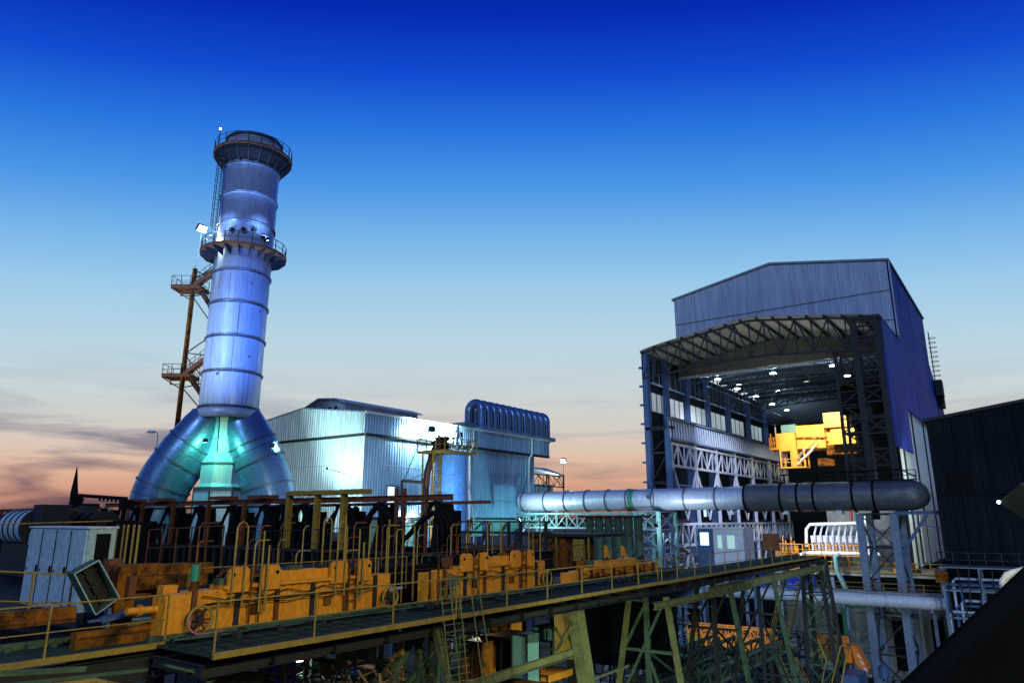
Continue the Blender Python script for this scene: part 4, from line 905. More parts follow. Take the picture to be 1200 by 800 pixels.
# green lattice clutter: scaffold beneath duct towers, left
for k, (x, y, l) in enumerate([(-38.0, 84, 'dim scaffold bay packed with pipes right of the duct support tower'), (-46.5, 92, 'dim scaffold bay packed with pipes left of the duct support tower')]):
    t = thing('pipe_scaffold', l, 'scaffold', (x, y, 0), 'pipe scaffolds under the duct'); m = MB()
    for i in range(4):
        for j in range(2): m.bar((x + i * 1.7, y + j * 2, 0), (x + i * 1.7, y + j * 2, 15.4), .14)
    for z in range(1, 15, 2): m.bar((x, y, z), (x + 5.1, y, z), .1); m.bar((x, y + 2, z), (x + 5.1, y + 2, z), .1)
    m.build('frame', M['blueleg'], t); m = MB()
    for i in range(60):
        px_, pz_ = x + random.random() * 4.6, random.uniform(2, 15); m.bar((px_, y + random.random() * 2, pz_), (px_ + random.uniform(-.6, 1.0), y + random.random() * 2, pz_ + random.choice((0, 0, random.uniform(-1, 1)))), random.uniform(.05, .22))
    m.build('pipes', M['clad_pale'], t)
    m = MB()
    for i in range(16):
        px_, pz_ = x + random.random() * 4.6, random.uniform(7, 14); m.box(px_, px_ + .4, y - .2, y, pz_, pz_ + random.uniform(.2, .6))
    m.build('fittings', M['orange_d'], t)

# ================================================================= ORANGE BOOMS LOW DOWN
def boom(label, x0, x1, y, z, tip=False):
    t = thing('crane_boom', label, 'crane boom', (x0, y, z), 'orange boom sections lying under the trestle')
    MB().box(x0 + 1.6, x1, y, y + 1.4, z, z + 1.15).build('body', M['oran_boom'], t)
    m = MB(); truss(m, (x0 + .2, y - .1, z + 1.25), (x1 - .4, y - .1, z + 1.25), (0, 0, .75), 12, .09); truss(m, (x0 + .2, y + 1.3, z + 1.25), (x1 - .4, y + 1.3, z + 1.25), (0, 0, .75), 12, .09)
    m.build('lattice_top', M['oran_boom'], t)
    MB().box(x0, x0 + 1.5, y + .1, y + 1.2, z + .2, z + 1.1).build('counterweight', M['yellow'], t)
    m = MB()
    for k in range(6): x = x0 + 2.4 + k * (x1 - x0 - 3) / 6; m.bar((x, y - .06, z), (x, y - .06, z + 1.15), .12)
    m.bar((x0 + 1.6, y - .05, z + .05), (x1, y - .05, z + .05), .16); m.build('ribs', M['orange_d'], t)
    for xx in (x0 + 2, x1 - 1): MB().box(xx, xx + .4, y, y + 1.4, 0, z).build('stand', M['darks'], t)
    if tip:
        MB().prism([(x1, y, z + 1.6), (x1 + .5, y, z + 1.4), (x1 + 1.2, y, z - .3), (x1 + .95, y, z - .6), (x1 + .2, y, z + .2)], (0, 1.2, 0)).build('boom_tip', M['oran_boom'], t)
        m = MB()
        for k in range(3): a = V((x1 + .4 + k * .2, y - .04, z + .9 - k * .5)); m.prism([a, a + V((.25, 0, -.1)), a + V((.35, 0, -.35)), a + V((.1, 0, -.22))], (0, .03, 0))
        m.build('white_stripes', M['white'], t)
boom('long orange boom with a lattice top lying under the middle of the trestle', -29.8, -21.0, 70, 5.1)
boom('orange boom with a red and white striped bent tip, right of the stairs', -18.2, -14.9, 70, 5.0, True)

# ================================================================= ELEVATED WALKWAY
DK = 14.1
t = thing('elevated_walkway', 'long elevated steel walkway with olive railing receding to the right', 'walkway', (-16, 20, DK)); walk = t
def deckseg(x0, x1, y0, y1, z=DK, railr=True, rl=None):
    MB().box(x0, x1, y0, y1, z - .05, z).build('deck', M['deck'], t)
    m = MB(); m.box(x1 - .02, x1 + .08, y0, y1, z - .08, z + .05); m.build('edge_beam', M['yellow'], t)
    m = MB(); m.box(x0 - .05, x0 + .12, y0, y1, z, z + .14)
    k = y0 + .5
    while k < y1: m.cyl((x0 + .25, k, z), (x0 + .25, k, z + .07), .09, n=8); m.box(x0 - .1, x0 + .3, k + .35, k + .6, z + .01, z + .09); k += .95
    m.build('clamp_rail', M['green'], t)
    if railr: rail([(x1 + .05, rl[0] if rl else y0, z), (x1 + .05, rl[1] if rl else y1, z)], 1.12, 3.1 if y1 < 22 else 2.4, .022, M['yellow'], t, kick=False)
deckseg(-19.6, -17.6, 2, 9.9); deckseg(-18.0, -15.2, 9.7, 17.9); deckseg(-18.0, -15.4, 18.3, 33.5, z=14.05); deckseg(-17.6, -15.6, 33.5, 66, z=14.0)
m = MB()
for (y0, y1, z) in ((9.7, 17.9, 13.95), (18.3, 66, 13.85)):
    m.ib((-15.7, y0, z - .26), (-15.7, y1, z - .26), .16, .26); m.ib((-17.6, y0, z - .35), (-17.6, y1, z - .35), .2, .4)
    y = y0
    while y < y1: m.ib((-17.6, y, z - .2), (-15.5, y, z - .2), .12, .24); y += 1.9
m.ib((-17.9, 2, 13.6), (-17.9, 9.9, 13.6), .25, .6)
m.build('floor_girder', M['darks'], t)
m = MB(); m.ib((-15.1, 32, 13.1), (-15.1, 46, 13.05), .2, .3); m.ib((-15.6, 40, 13.1), (-15.6, 66, 13.1), .2, .5); m.build('side_girder', M['olive'], t)
# trestle bents
def leg(mat_, a, b, w): return MB().ib(a, b, w).build('trestle_leg', mat_, t)
for yb, zb in ((28, 12), (34.0, 0), (43.0, 0), (51.5, 0)):
    if yb == 28: continue
    tp = 13.3
    leg(M['olive'] if yb < 40 else M['green'], (-15.6, yb + .4, tp), (-13.7, yb + .4, 0), .24)
    leg(M['green'] if yb < 40 else M['darks'], (-16.5, yb, tp), (-16.5, yb, 0), .22)
    leg(M['olive'] if yb < 40 else M['darks'], (-17.3, yb - .2, tp), (-19.6, yb - .4, 0), .22)
    m = MB(); m.bar((-17.8, yb, 10.8), (-15.2, yb, 10.8), .14); m.bar((-18.5, yb, 7), (-14.6, yb, 7), .14); m.bar((-15.6, yb, 13), (-18.3, yb, 8), .12); m.bar((-16.5, yb, 10.6), (-14.3, yb, 5), .12); m.bar((-16.5, yb, 13), (-17.9, yb, 10.6), .12)
    m.bar((-16.5, yb, 10.8), (-16.5, yb + 7.8, 7), .1)
    m.build('trestle_brace', M['green'] if yb < 40 else M['darks'], t)
# wide plated leg and its yellow box column
MB().prism([P(675, 711, X=-16), P(684, 711, X=-16), P(699, 806, X=-16), P(690, 806, X=-16)], (-.5, 0, 0)).build('plated_leg', M['olive'], t)
MB().box(-17.4, -16.6, 27.0, 27.9, 11.4, 13.5).build('box_column', M['yellow'], t)
m = MB(); m.bar(P(675, 722, X=-16.3), P(650, 765, X=-16.3), .1); m.bar(P(668, 730, X=-16.3), P(690, 765, X=-16.3), .1); m.bar(P(650, 735, X=-17), P(690, 790, X=-17), .1); m.bar(P(672, 745, X=-17), P(690, 800, X=-17), .12); m.build('trestle_brace', M['olive'], t)
m = MB(); a = P(512, 738, X=-15.6); b = P(526, 806, X=-15.6); m.ib(a, b, .22); m.build('plated_leg', M['olive'], t)
m = MB(); a = P(545, 805, X=-15.3); b = P(672, 764, X=-15.9); m.ib(a, b, .12, .3); m.bar(P(450, 830, X=-15), a, .12, .25); m.bar(P(695, 795, X=-16), P(737, 779, X=-16.2), .08); m.build('lower_beam', M['olive'], t)
m = MB()
for (a, b, w) in (((455, 800), (485, 742), .22), ((493, 745), (488, 800), .16), ((487, 745), (495, 800), .12), ((500, 770), (475, 805), .1), ((490, 800), (511, 755), .08)): m.bar(P(*a, X=-17), P(*b, X=-17), w)
m.build('strut', M['green'], t)
# caged ladder at the walkway joint
t = thing('caged_ladder', 'thin olive caged ladder hanging through the walkway joint', 'ladder', (-15.2, 18.1, 12))
m = MB(); 
for (a, b) in (((515, 675), (528, 806)), ((526, 672), (540, 806)), ((537, 670), (548, 800)), ((549, 668), (566, 800)), ((558, 668), (572, 760))): m.tube([P(*a, X=-15.15), P(*b, X=-15.15)], .022, 6)
for k in range(14):
    u_ = k / 13; a = P(515 + 13 * u_, 690 + 110 * u_, X=-15.15); b = P(540 + 12 * u_, 687 + 108 * u_, X=-15.15); m.bar(a, b, .02)
m.build('ladder', M['olive'], t)
# grid tower with the stairs at the far end
tower('grid_tower', 'dark tapering lattice tower at the far end of the walkway', -17.6, -14.9, 65.5, 69, 0, 13.6, 5, .3, .13, M['darks'], M['green'], cat='tower', top=(-17.2, -15.8, 66.0, 68.0))
t = thing('stairway', 'steep green stairway with yellow handrails below the far end of the walkway', 'stairs', (-19, 64, 7))
def flight(a, b, off, n):
    a = V(a); b = V(b); off = V(off)
    m = MB(); m.bar(a, b, .1, .3); m.bar(a + off, b + off, .1, .3)
    for i in range(n): p = a.lerp(b, (i + .5) / n); m.bar(p, p + off, .26, .05)
    o = m.build('flight', M['green'], t); m = MB()
    for k in (0, 1):
        for h in (.55, 1.05): m.tube([a + off * k + V((0, 0, h)), b + off * k + V((0, 0, h))], .035, 6)
        for i in range(5): p = a.lerp(b, i / 4) + off * k; m.bar(p, p + V((0, 0, 1.05)), .045)
    m.build('handrail', M['yellow'], o)
flight((-17.5, 63.5, 13.9), (-19.2, 62.2, 7.2), (1.0, 1.1, 0), 17)
flight((-19.0, 61.4, 6.9), (-16.9, 62.4, 1.0), (1.0, 1.0, 0), 15)
m = MB(); m.box(-19.8, -17.2, 60.8, 63.4, 6.9, 7.05); m.box(-17.6, -15, 62, 64.6, 2.2, 2.35); m.build('landing', M['green'], t)
m = MB(); a = P(975, 798, Y=60); m.tube([P(973, 806, Y=60), P(985, 757, Y=60), P(990, 754, Y=60), P(994, 757, Y=60), P(985, 806, Y=60)], .06, 8); m.tube([P(962, 806, Y=60), P(968, 772, Y=60), P(958, 748, Y=60)], .05, 6); m.build('handrail', M['yellow'], t)
# sloping conveyor pair low behind the trestle
for k, (a, b, l) in enumerate([((768, 800), (862, 760), 'upper one of two dim green girders sloping up behind the trestle'), ((820, 808), (915, 765), 'lower one of two dim green girders sloping up behind the trestle')]):
    t = thing('sloping_girder', l, 'girder', P(*a, Y=52), 'sloping girders behind the trestle'); m = MB(); p = P(*a, Y=46); q = P(*b, Y=60)
    truss(m, p, q, (0, 0, .9), 9, .1, cw=.22); p2 = p + V((-1.6, 0, 0)); q2 = q + V((-1.6, 0, 0)); truss(m, p2, q2, (0, 0, .9), 9, .1, cw=.2); m.prism([p, q, q2, p2], (0, 0, .06)); m.build('frame', M['green'], t)

# ================================================================= ORANGE MACHINE ROW BESIDE THE WALKWAY
def unit(label, y0, y1, z=14.15, ztop=15.2, x=-18.0, wheel=True, hoops=(0, 1), gcap=False, rod=True, lugs=True):
    t = thing('oven_machine', label, 'machine', (x, y0, z), 'orange machines along the walkway')
    L_ = y1 - y0; m = MB(); m.box(x - .5, x, y0, y1, z, ztop); m.build('trough_body', M['orange'], t)
    n = max(3, round(L_ / 1.25))
    for k in range(n + 1): y = y0 + .1 + (L_ - .2) * k / n; MB().box(x, x + .09, y - .06, y + .06, z, ztop + .03).build('rib', M['darks'] if k % 2 else M['rust'], t)
    m = MB()
    for k in range(int(L_ / .3)): y = y0 + .15 + k * .3; m.cyl((x, y, ztop - .06), (x + .02, y, ztop - .06), .018, n=6); m.cyl((x, y + .1, z + .08), (x + .02, y + .1, z + .08), .018, n=6)
    m.build('bolt_row', M['rust'], t)
    m = MB(); m.box(x - .6, x + .12, y0 + .9, y1 - .9, ztop, ztop + .09); m.box(x - .5, x - .1, y0 + 2.2, y1 - 1.9, ztop + .09, ztop + .36); m.build('top_flange', M['orange'], t)
    for yy in ((y0 + 1.0, y1 - 2.0) if lugs else ()):
        for q, w in ((0, .62), (1.0, .62)):
            m = MB(); a = yy + q
            m.prism([(x + .14, a, ztop - .1), (x + .14, a + w, ztop - .1), (x + .14, a + w, ztop + .45), (x + .14, a + w - .1, ztop + .55), (x + .14, a + .1, ztop + .55), (x + .14, a, ztop + .45)], (-.12, 0, 0))
            m.build('lug_plate', M['orange'], t)
            MB().cyl((x + .15, a + (.12 if q == 0 else w - .12), ztop + .36), (x + .165, a + (.12 if q == 0 else w - .12), ztop + .36), .05, n=12).build('pin_hole', M['black'], t)
        m = MB(); ladder(m, (x + .17, yy + .82, z + .1), (x + .17, yy + .82, ztop + .6), (0, 1, 0), .3, .28, .02); m.build('rungs', M['orange_d'], t)
    MB().box(x - .5, x + .05, y0 - .7, y0 - .003, z, ztop - .05).build('end_block', M['orange'], t); MB().box(x - .5, x + .02, y1 + .003, y1 + .6, z + .1, ztop + .05).build('end_block', M['orange'], t)
    if wheel:
        for yy in (y0 + .15, y1 + .35):
            w_ = MB().torus((x + .32, yy, z + .38), (1, 0, 0), .33, .04, 20).build('hand_wheel', M['yellow'], t)
            m = MB()
            for k in range(3): a = math.pi * k / 3; m.bar((x + .32, yy - .33 * math.cos(a), z + .38 - .33 * math.sin(a)), (x + .32, yy + .33 * math.cos(a), z + .38 + .33 * math.sin(a)), .03)
            m.cyl((x, yy, z + .38), (x + .36, yy, z + .38), .06, n=10); m.build('spokes', M['darks'], w_)
            MB().cyl((x + .06, yy, z + .38), (x + .2, yy, z + .38), .2, n=18).build('coupling', M['rust'], t)
    for k in hoops:
        yy = (y0 + 1.05, y1 - 1.9, y0 + 3)[k]; w = .34
        m = MB(); m.tube([(x + .22, yy, z + .6), (x + .22, yy, 16.75), (x + .22, yy + .05, 16.88), (x + .22, yy + w / 2, 16.95), (x + .22, yy + w - .05, 16.88), (x + .22, yy + w, 16.75), (x + .22, yy + w, z + .6)], .024, 8); m.build('hoop_pipe', M['yellow'], t)
        m = MB(); m.tube([(x + .25, yy + .85, z + .4), (x + .25, yy + .85, 16.7)], .026, 8); m.tube([(x + .25, yy + 1.05, z + .4), (x + .25, yy + 1.05, 16.3)], .03, 8); m.build('riser_pipe', M['yellow'], t)
    if rod: m = MB(); m.cyl((x - .4, y1 + .6, z + .55), (x - .4, y1 + 1.6, z + .55), .05, n=10); m.cyl((x - .4, y1 + .9, z + .55), (x - .4, y1 + 1.15, z + .55), .1, n=10); m.build('coupling_rod', M['steel'], t)
    for j in range(3):
        pts = []; n_c = 9
        for q in range(n_c + 1): pts.append((x + .12 + .03 * j, y0 + .3 + (L_ - .6) * q / n_c, ztop - .12 - .1 * j - .14 * abs(math.sin(q * 1.57 + j))))
        MB().tube(pts, .014 + .006 * (j % 2), 6).build('cable', M['black'], t)
    for q in range(n):
        y = y0 + .1 + (L_ - .2) * q / n
        MB().prism([(x, y + .08, z), (x + .13, y + .08, z), (x, y + .08, z + .4)], (0, .03, 0)).build('gusset', M['orange'], t)
        if q % 2: MB().box(x, x + .1, y + .45, y + .68, z + .35, z + .6).build('junction_cover', M['orange_d'], t)
        yy = y + random.uniform(.2, .9); hh = random.uniform(.12, .4)
        MB().box(x - .45, x - .15, yy, yy + random.uniform(.15, .45), ztop + .09, ztop + .09 + hh).build('valve_block', M[random.choice(('darks', 'rust', 'orange_d', 'green'))], t)
        MB().tube([(x - .3, yy, ztop + .3), (x - .3, yy + .35, ztop + .5), (x - .55, yy + .5, ztop + .3), (x - .6, yy + .5, z + .3)], .03, 6).build('feed_pipe', M[random.choice(('black', 'rust'))], t)
    m = MB(); pts = [(x + .3, y0 - .1, z + .55), (x + .35, y0 - .15, z + .2), (x + .42, y0 + .05, z + .04), (x + .45, y0 + .5, z + .05), (x + .4, y0 + .8, z + .06)]; m.tube(pts, .035, 8); m.build('hose', M['pink'], t)
    return t
unit('nearest orange trough machine, with a green-capped post and big lug plates', 10.7, 17.2)
m = MB(); 
t = thing('green_capped_post', 'short post with a green cylindrical cap in front of the nearest orange machine', 'post', (-17.8, 10.3, 14.5))
MB().cyl((-18.1, 10.85, 15.2), (-18.1, 10.85, 15.45), .1, n=14).build('post', M['orange_d'], t); MB().cyl((-18.1, 10.85, 15.45), (-18.1, 10.85, 15.85), .11, n=16).build('cap', M['greenp'], t)
unit('second orange trough machine along the walkway, just past the ladder joint', 20.4, 26.6, hoops=())
unit('third and farthest orange trough machine along the walkway', 30.0, 38.2, z=13.9, ztop=14.65, hoops=(), wheel=False, lugs=False)
t = thing('valve_stand', 'cluster of brown and green valve rods on a stand at the ladder joint', 'valve', (-17.3, 19, 14.1))
m = MB()
for k in range(5): y = 18.9 + k * .22; m.cyl((-17.2 - (k % 2) * .2, y, 14.1), (-17.2 - (k % 2) * .2, y, 15.0 + .25 * (k % 3)), .04, n=8)
m.build('rods', M['orange_d'], t); m = MB(); m.box(-17.4, -17.0, 19.9, 20.2, 14.75, 15.05); m.cyl((-17.2, 20.05, 14.1), (-17.2, 20.05, 14.8), .05, n=8); m.build('valve_body', M['green'], t)
# base girders on the left, orange-brown
t = thing('girder_stack', 'dirty orange stacked girder frame left of the nearest orange machine', 'frame', (-20, 8, 13))
def rb(a, b, X, d, mt, nm='girder'):
    p = P(*a, X=X); q = P(*b, X=X); return MB().box(X - d, X, min(p.y, q.y), max(p.y, q.y), min(p.z, q.z), max(p.z, q.z)).build(nm, M[mt], t)
rb((134, 662), (184, 674), -19.6, .4, 'orange_d'); rb((186, 661), (222, 672), -19.6, .4, 'orange_d'); rb((224, 660), (250, 671), -19.6, .4, 'orange_d'); rb((146, 677), (243, 685), -19.2, .5, 'orange_d'); rb((148, 690), (188, 700), -19.5, .5, 'rust'); rb((140, 664), (152, 745), -19.1, .3, 'orange_d')
rb((153, 675), (158, 700), -18.9, .3, 'rust'); rb((192, 686), (203, 738), -18.6, .3, 'orange'); rb((90, 742), (180, 751), -18.4, .3, 'orange_d'); rb((150, 728), (188, 744), -19, .5, 'yellow'); rb((0, 718), (88, 728), -18.9, .3, 'orange_d'); m = MB(); a = P(148, 716, X=-18.3); b = P(186, 713, X=-18.3); m.cyl(a, b, .09, n=12); m.cyl(a.lerp(b, .35), a.lerp(b, .45), .14, n=12); m.build('roller', M['orange'], t)
rb((128, 655), (140, 680), -19.9, .3, 'rust')
# service platform slab under the machinery
t = thing('machine_platform', 'dark machinery platform deck behind the orange machines', 'platform', (-30, 20, 14))
MB().box(-52, -19.2, 9, 34, 13.5, 14.0).build('slab', M['black'], t)
MB().box(-30, -19.3, 34, 50, 13.2, 13.6).build('slab', M['black'], t)
for x in (-50, -40, -30, -20.5):
    for y in (10, 22, 33): MB().box(x, x + .5, y, y + .5, 0, 13.5).build('pillar', M['darks'], t)
# dark bank behind
t = thing('charging_bank', 'long black machinery bank with bolted panels behind the orange machines', 'machine', (-24, 24, 14))
m = MB(); m.box(-50, -19.6, 23.0, 23.8, 14.0, 15.6); m.box(-24.0, -19.7, 15.5, 23.0, 14.0, 15.3)
m.build('housing', M['black'], t)
m = MB()
for k in range(40): x = -49.5 + k * .75; m.box(x, x + .12, 22.9, 22.99, 14.1, 15.5)
m.box(-50, -19.6, 22.85, 23.0, 15.5, 15.62); m.build('panel_ribs', M['darks'], t)
m = MB(); m.box(-30, -20, 30, 31, 13.6, 15.5); m.box(-34, -30, 26, 27, 14, 15.9); m.build('rear_housing', M['black'], t)

# ---- pipe frame with posts (rust) and hanging hose bundles
t = thing('hose_gantry', 'rusty brown pipe gantry on posts carrying black hose bundles', 'gantry', (-36, 24, 14))
FY = 24.0
MB().ib((-52, FY, 17.95), (-20.6, FY, 17.95), .22, .26).build('top_beam', M['rust'], t)
MB().bar((-52, FY + 1.2, 17.7), (-19.5, FY + 1.2, 17.75), .14).build('rear_beam', M['rust'], t)
def gx(px): return P(px, 585, Y=FY).x
for px_ in (172, 208, 249, 291, 343, 376, 407): x = gx(px_); MB().ib((x, FY - .2, 14.0), (x, FY - .2, 18.0 if px_ < 340 else 18.35), .2 if px_ < 340 else .26).build('post', M['yellow'] if px_ > 340 else M['rust'], t)
for px_ in (465, 474, 500): x = gx(px_); MB().ib((x, FY, 14.0), (x, FY, 18.4), .12).build('post', M['rust'], t)
for px_, w in ((345, 1.3), (376, 1.3), (407, 1.4), (150, 1.9), (255, 1.6), (185, 1.6), (300, 1.6)):
    x = gx(px_); MB().box(x - .1, x + w, FY - .5, FY + .3, 18.1 if px_ < 340 else 18.2, 18.28 if px_ < 340 else 18.42).build('saddle_beam', M['yellow'] if px_ > 340 else M['rust'], t)
hoseg = None
HL = ['by the left end of the gantry', 'under the left chimney duct', 'left of the centre trunk', 'below the centre trunk', 'right of the centre trunk', 'below the right chimney duct', 'left of the first yellow gantry post', 'between the first two yellow gantry posts', 'right of the last yellow gantry post', 'below the blue silo', 'on the far left behind the cabinet']
for i, px_ in enumerate([158, 196, 230, 268, 306, 351, 326, 396, 440, 506, 120]):
    x = gx(px_); t2 = thing('hose_bundle', 'black hose bundle hanging in an inverted V ' + HL[i], 'hose bundle', (x, FY, 18), 'black hose bundles on the gantry')
    for k in range(10):
        s = random.uniform(-.7, .7); sw = .15 + .6 * random.random(); top = 17.75 - random.random() * .25
        pts = [(x + s * .1, FY + .5 + k * .08, top)]
        for j in range(1, 7): u_ = j / 6; pts.append((x + s * (.15 + sw * u_ ** .8) * 1.1, FY + .5 + k * .08 - .3 * u_, top - 3.2 * u_))
        MB().tube(pts, random.uniform(.07, .16), 8).build('hose', M['black'], t2)
    MB().box(x - .45, x + .55, FY + .9, FY + 1.4, 14.8, 16.9 + .5 * (i % 2)).build('damper_box', M['black'], t2)
    for sgn in (-1, 1):
        for j in range(3):
            w_ = .45 + .3 * j + random.random() * .2
            MB().tube([(x + sgn * .12, FY + .1 + .1 * j, 17.75)] + [(x + sgn * w_ * math.sin(math.pi * q / 9), FY + .1 + .1 * j, 17.75 - 3.2 * (q / 9) ** 1.1) for q in range(1, 9)], .075, 8).build('hose', M['black'], t2)
    m = MB(); m.cyl((x - .12, FY + .4, 17.72), (x - .12, FY + .4, 17.95), .13, n=10); m.cyl((x + .22, FY + .4, 17.7), (x + .22, FY + .4, 17.85), .09, n=10); m.build('clamp', M['steel'], t2)
# long black curved pipe rising to the right hose bundle
t = thing('sweeping_hose', 'thick black pipe sweeping down left from the gantry end', 'pipe', (-21, 23, 16))
MB().tube([P(508, 600, Y=22), P(492, 612, Y=22), P(478, 628, Y=22), P(462, 640, Y=22), P(447, 660, Y=22)], .11, 12).build('pipe', M['black'], t)
MB().tube([P(443, 592, Y=22), P(436, 600, Y=22), P(428, 612, Y=22), P(424, 640, Y=22)], .13, 12).build('pipe', M['black'], t)
# thin rust railings in front of the bank
t = thing('platform_railing', 'thin rusty platform railing in front of the hose bundles', 'railing', (-30, 18, 15))
rail([P(170, 663, Y=17), P(258, 663, Y=17)], 1.55, 1.1, .03, M['rust'], t, posts_children=True, kick=False)
rail([P(262, 655, Y=20), P(512, 655, Y=20)], 1.2, 2.2, .018, M['darks'], t, posts_children=True, kick=False)
t = thing('left_platform_railing', 'thin olive railing crossing in front of the grey cabinet at the left', 'railing', (-22, 8, 15))
m = MB(); m.tube([P(-5, 669, X=-20.2), P(88, 673, X=-20.2)], .025, 6); m.tube([P(-5, 614, X=-24), P(132, 610, X=-24)], .02, 6); m.tube([P(-5, 704, X=-20.2), P(85, 706, X=-20.2)], .02, 6)
for px_ in (40, 86): a = P(px_, 671, X=-20.2); m.bar(a, a - V((0, 0, 1.1)), .045)
m.build('handrail', M['yellow'], t); m = MB()
for px_ in (132, 140, 145, 152, 158): a = P(px_, 660, Y=11); m.tube([a, V((a.x, a.y, 16.85))], .035, 8)
m.build('standpipe', M['yellow'], t)
# yellow hoops scattered over the right part of the bank
HG = [(377, 607, 660, 'first'), (430, 612, 700, 'second'), (462, 620, 706, 'third'), (571, 612, 690, 'fourth'), (620, 612, 670, 'fifth')]
for px_, y0_, y1_, l in HG:
    a = P(px_, y1_, X=-18.6); b = P(px_, y0_, X=-18.6); w = .32
    t = thing('yellow_pipe_hoop', l + ' tall inverted-U yellow pipe from the left above the orange machines', 'pipe hoop', (a.x, a.y, a.z), 'yellow pipe hoops')
    MB().tube([a, V((a.x, a.y, b.z - .1)), V((a.x, a.y + .06, b.z)), V((a.x, a.y + w - .06, b.z)), V((a.x, a.y + w, b.z - .1)), V((a.x, a.y + w, a.z))], .025, 8).build('hoop', M['yellow'], t)
    MB().tube([a + V((0, .9, 0)), V((a.x, a.y + .9, b.z + .1))], .03, 8).build('riser', M['yellow'], t)
# black gantry frames between building legs and bank (right)
t = thing('dark_rail_frame', 'black railed frame over the bank below the plant building hopper', 'frame', (-22, 40, 14))
m = MB(); 
for px_ in (538, 572, 596, 610, 640): a = P(px_, 652, Y=42); m.bar((a.x, 42, 13.6), (a.x, 42, 16.9), .18)
a = P(536, 625, Y=42); b = P(645, 623, Y=42); m.bar((a.x, 42, 16.1), (b.x, 42, 16.1), .16); m.bar((a.x, 42, 16.85), (b.x, 42, 16.85), .1); m.bar((a.x, 42, 15.2), (b.x, 42, 15.2), .08)
for px_ in (560, 600, 625): a = P(px_, 640, Y=42); m.bar((a.x, 42, 13.8), (a.x + .6, 42, 16), .1); m.bar((a.x + 1.2, 42, 13.8), (a.x + .6, 42, 16), .1)
m.build('frame', M['darks'], t)
for k, (a, b, l) in enumerate([((548, 640), (568, 648), 'left one of two small rusty boxes on the black bank'), ((580, 640), (598, 648), 'right one of two small rusty boxes on the black bank')]):
    p = P(*a, Y=40); q = P(*b, Y=40); m = MB(); m.box(p.x, q.x, 40, 40.8, q.z - .4, p.z); m.box(p.x - .05, q.x + .05, 39.95, 40.85, p.z, p.z + .06); tag(m.build('rusty_box', M['rust'], None), l, 'box', 'rusty boxes on the bank')

# ---- orange shed and yellow trough further right, under the shiny duct
t = thing('orange_shed', 'orange-brown machine shed with a dark flat roof under the shiny duct', 'shed', (-30, 46, 13.6))
p = P(640, 628, Y=46); q = P(664, 672, Y=46)
MB().box(p.x - 1.5, q.x, 46, 50, q.z - .3, p.z).build('wall', M['orange_d'], t)
MB().box(p.x - 2.5, q.x + 2.6, 45.6, 50.4, p.z, p.z + .2).build('roof', M['darks'], t)
m = MB()
for px_ in (636, 652, 690): a = P(px_, 640, Y=45.8); m.bar((a.x, 45.8, 13.5), (a.x, 45.8, p.z), .14)
m.build('post', M['yellow'], t)
q2 = P(672, 638, Y=45.7); MB().box(q2.x, q2.x + .9, 45.6, 45.8, q2.z - 1.1, q2.z + .4).build('switch_box', M['yellow'], t)
t = thing('dark_filter_bank', 'row of dim ribbed filter bags hanging under the pipe bridge', 'filter', (-38, 66, 14))
for k in range(6): MB().cyl((-38 + k * 1.1, 66, 12.8), (-38 + k * 1.1, 66, 17.2), .42, n=14).build('filter_bag', M['green'], t)
MB().box(-39, -31.5, 65.4, 66.6, 17.2, 17.4).build('header', M['darks'], t)
for k, (px_, l) in enumerate([(708, 'left one of two small orange triangular stands behind the far orange machine'), (728, 'right one of two small orange triangular stands behind the far orange machine')]):
    a = P(px_, 660, Y=44); tag(MB().prism([(a.x, 44, 14), (a.x + .6, 44, 14), (a.x + .2, 44, 15.3), (a.x, 44, 15.3)], (0, .15, 0)).build('triangular_stand', M['orange'], None), l, 'stand', 'orange triangular stands')
# dark sheet wall low behind trestle plus teal roof
t = thing('low_store', 'black-walled low store with a blue-lit roof behind the plated trestle leg', 'building', (-24, 40, 8))
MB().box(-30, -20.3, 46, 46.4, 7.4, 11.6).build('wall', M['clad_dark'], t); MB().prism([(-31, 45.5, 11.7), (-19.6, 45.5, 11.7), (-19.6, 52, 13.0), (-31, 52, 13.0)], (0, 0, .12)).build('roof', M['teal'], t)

# ================================================================= LEFT EDGE
t = thing('control_cabinet', 'large light grey four-door electrical cabinet at the left', 'cabinet', (-24.5, 10, 14.4))
a = P(25, 704, Y=10); b = P(105, 618, Y=10); x0, x1, z0, z1 = a.x - .05, b.x + .05, 14.45, 16.75
MB().box(x0, x1, 10, 10.75, z0, z1).build('body', M['cab'], t)
w4 = (x1 - x0 - .16) / 4
for k in range(4):
    d_ = MB().box(x0 + .05 + k * (w4 + .02), x0 + .05 + k * (w4 + .02) + w4 - .03, 9.95, 9.998, z0 + .06, z1 - .06).build('door', M['cab'], t)
    MB().box(x0 + w4 - .06 + k * (w4 + .02), x0 + w4 - .02 + k * (w4 + .02), 9.9, 9.948, z0 + 1.0, z0 + 1.2).build('handle', M['black'], d_)
    MB().box(x0 + .12 + k * (w4 + .02), x0 + .2 + k * (w4 + .02), 9.94, 9.949, z0 + 1.02, z0 + 1.1).build('tag', M['darks'], d_)
for k in range(1, 4): MB().box(x0 + .03 + k * (w4 + .02), x0 + .055 + k * (w4 + .02), 9.93, 9.948, z0 + .05, z1 - .05).build('door_gap_shadow', M['black'], t)  # black strips painting the shadow in the gaps between doors
MB().box(x1 + .003, x1 + .03, 10.2, 10.6, z0 + .9, z1 - .15).build('side_opening', M['black'], t)
MB().box(x0 - .05, x1 + .05, 9.93, 10.8, z1, z1 + .05).build('top_cap', M['white'], t)
m = MB(); m.box(x0, x1, 10, 10.7, 14.0, 14.45); m.build('plinth', M['darks'], t)
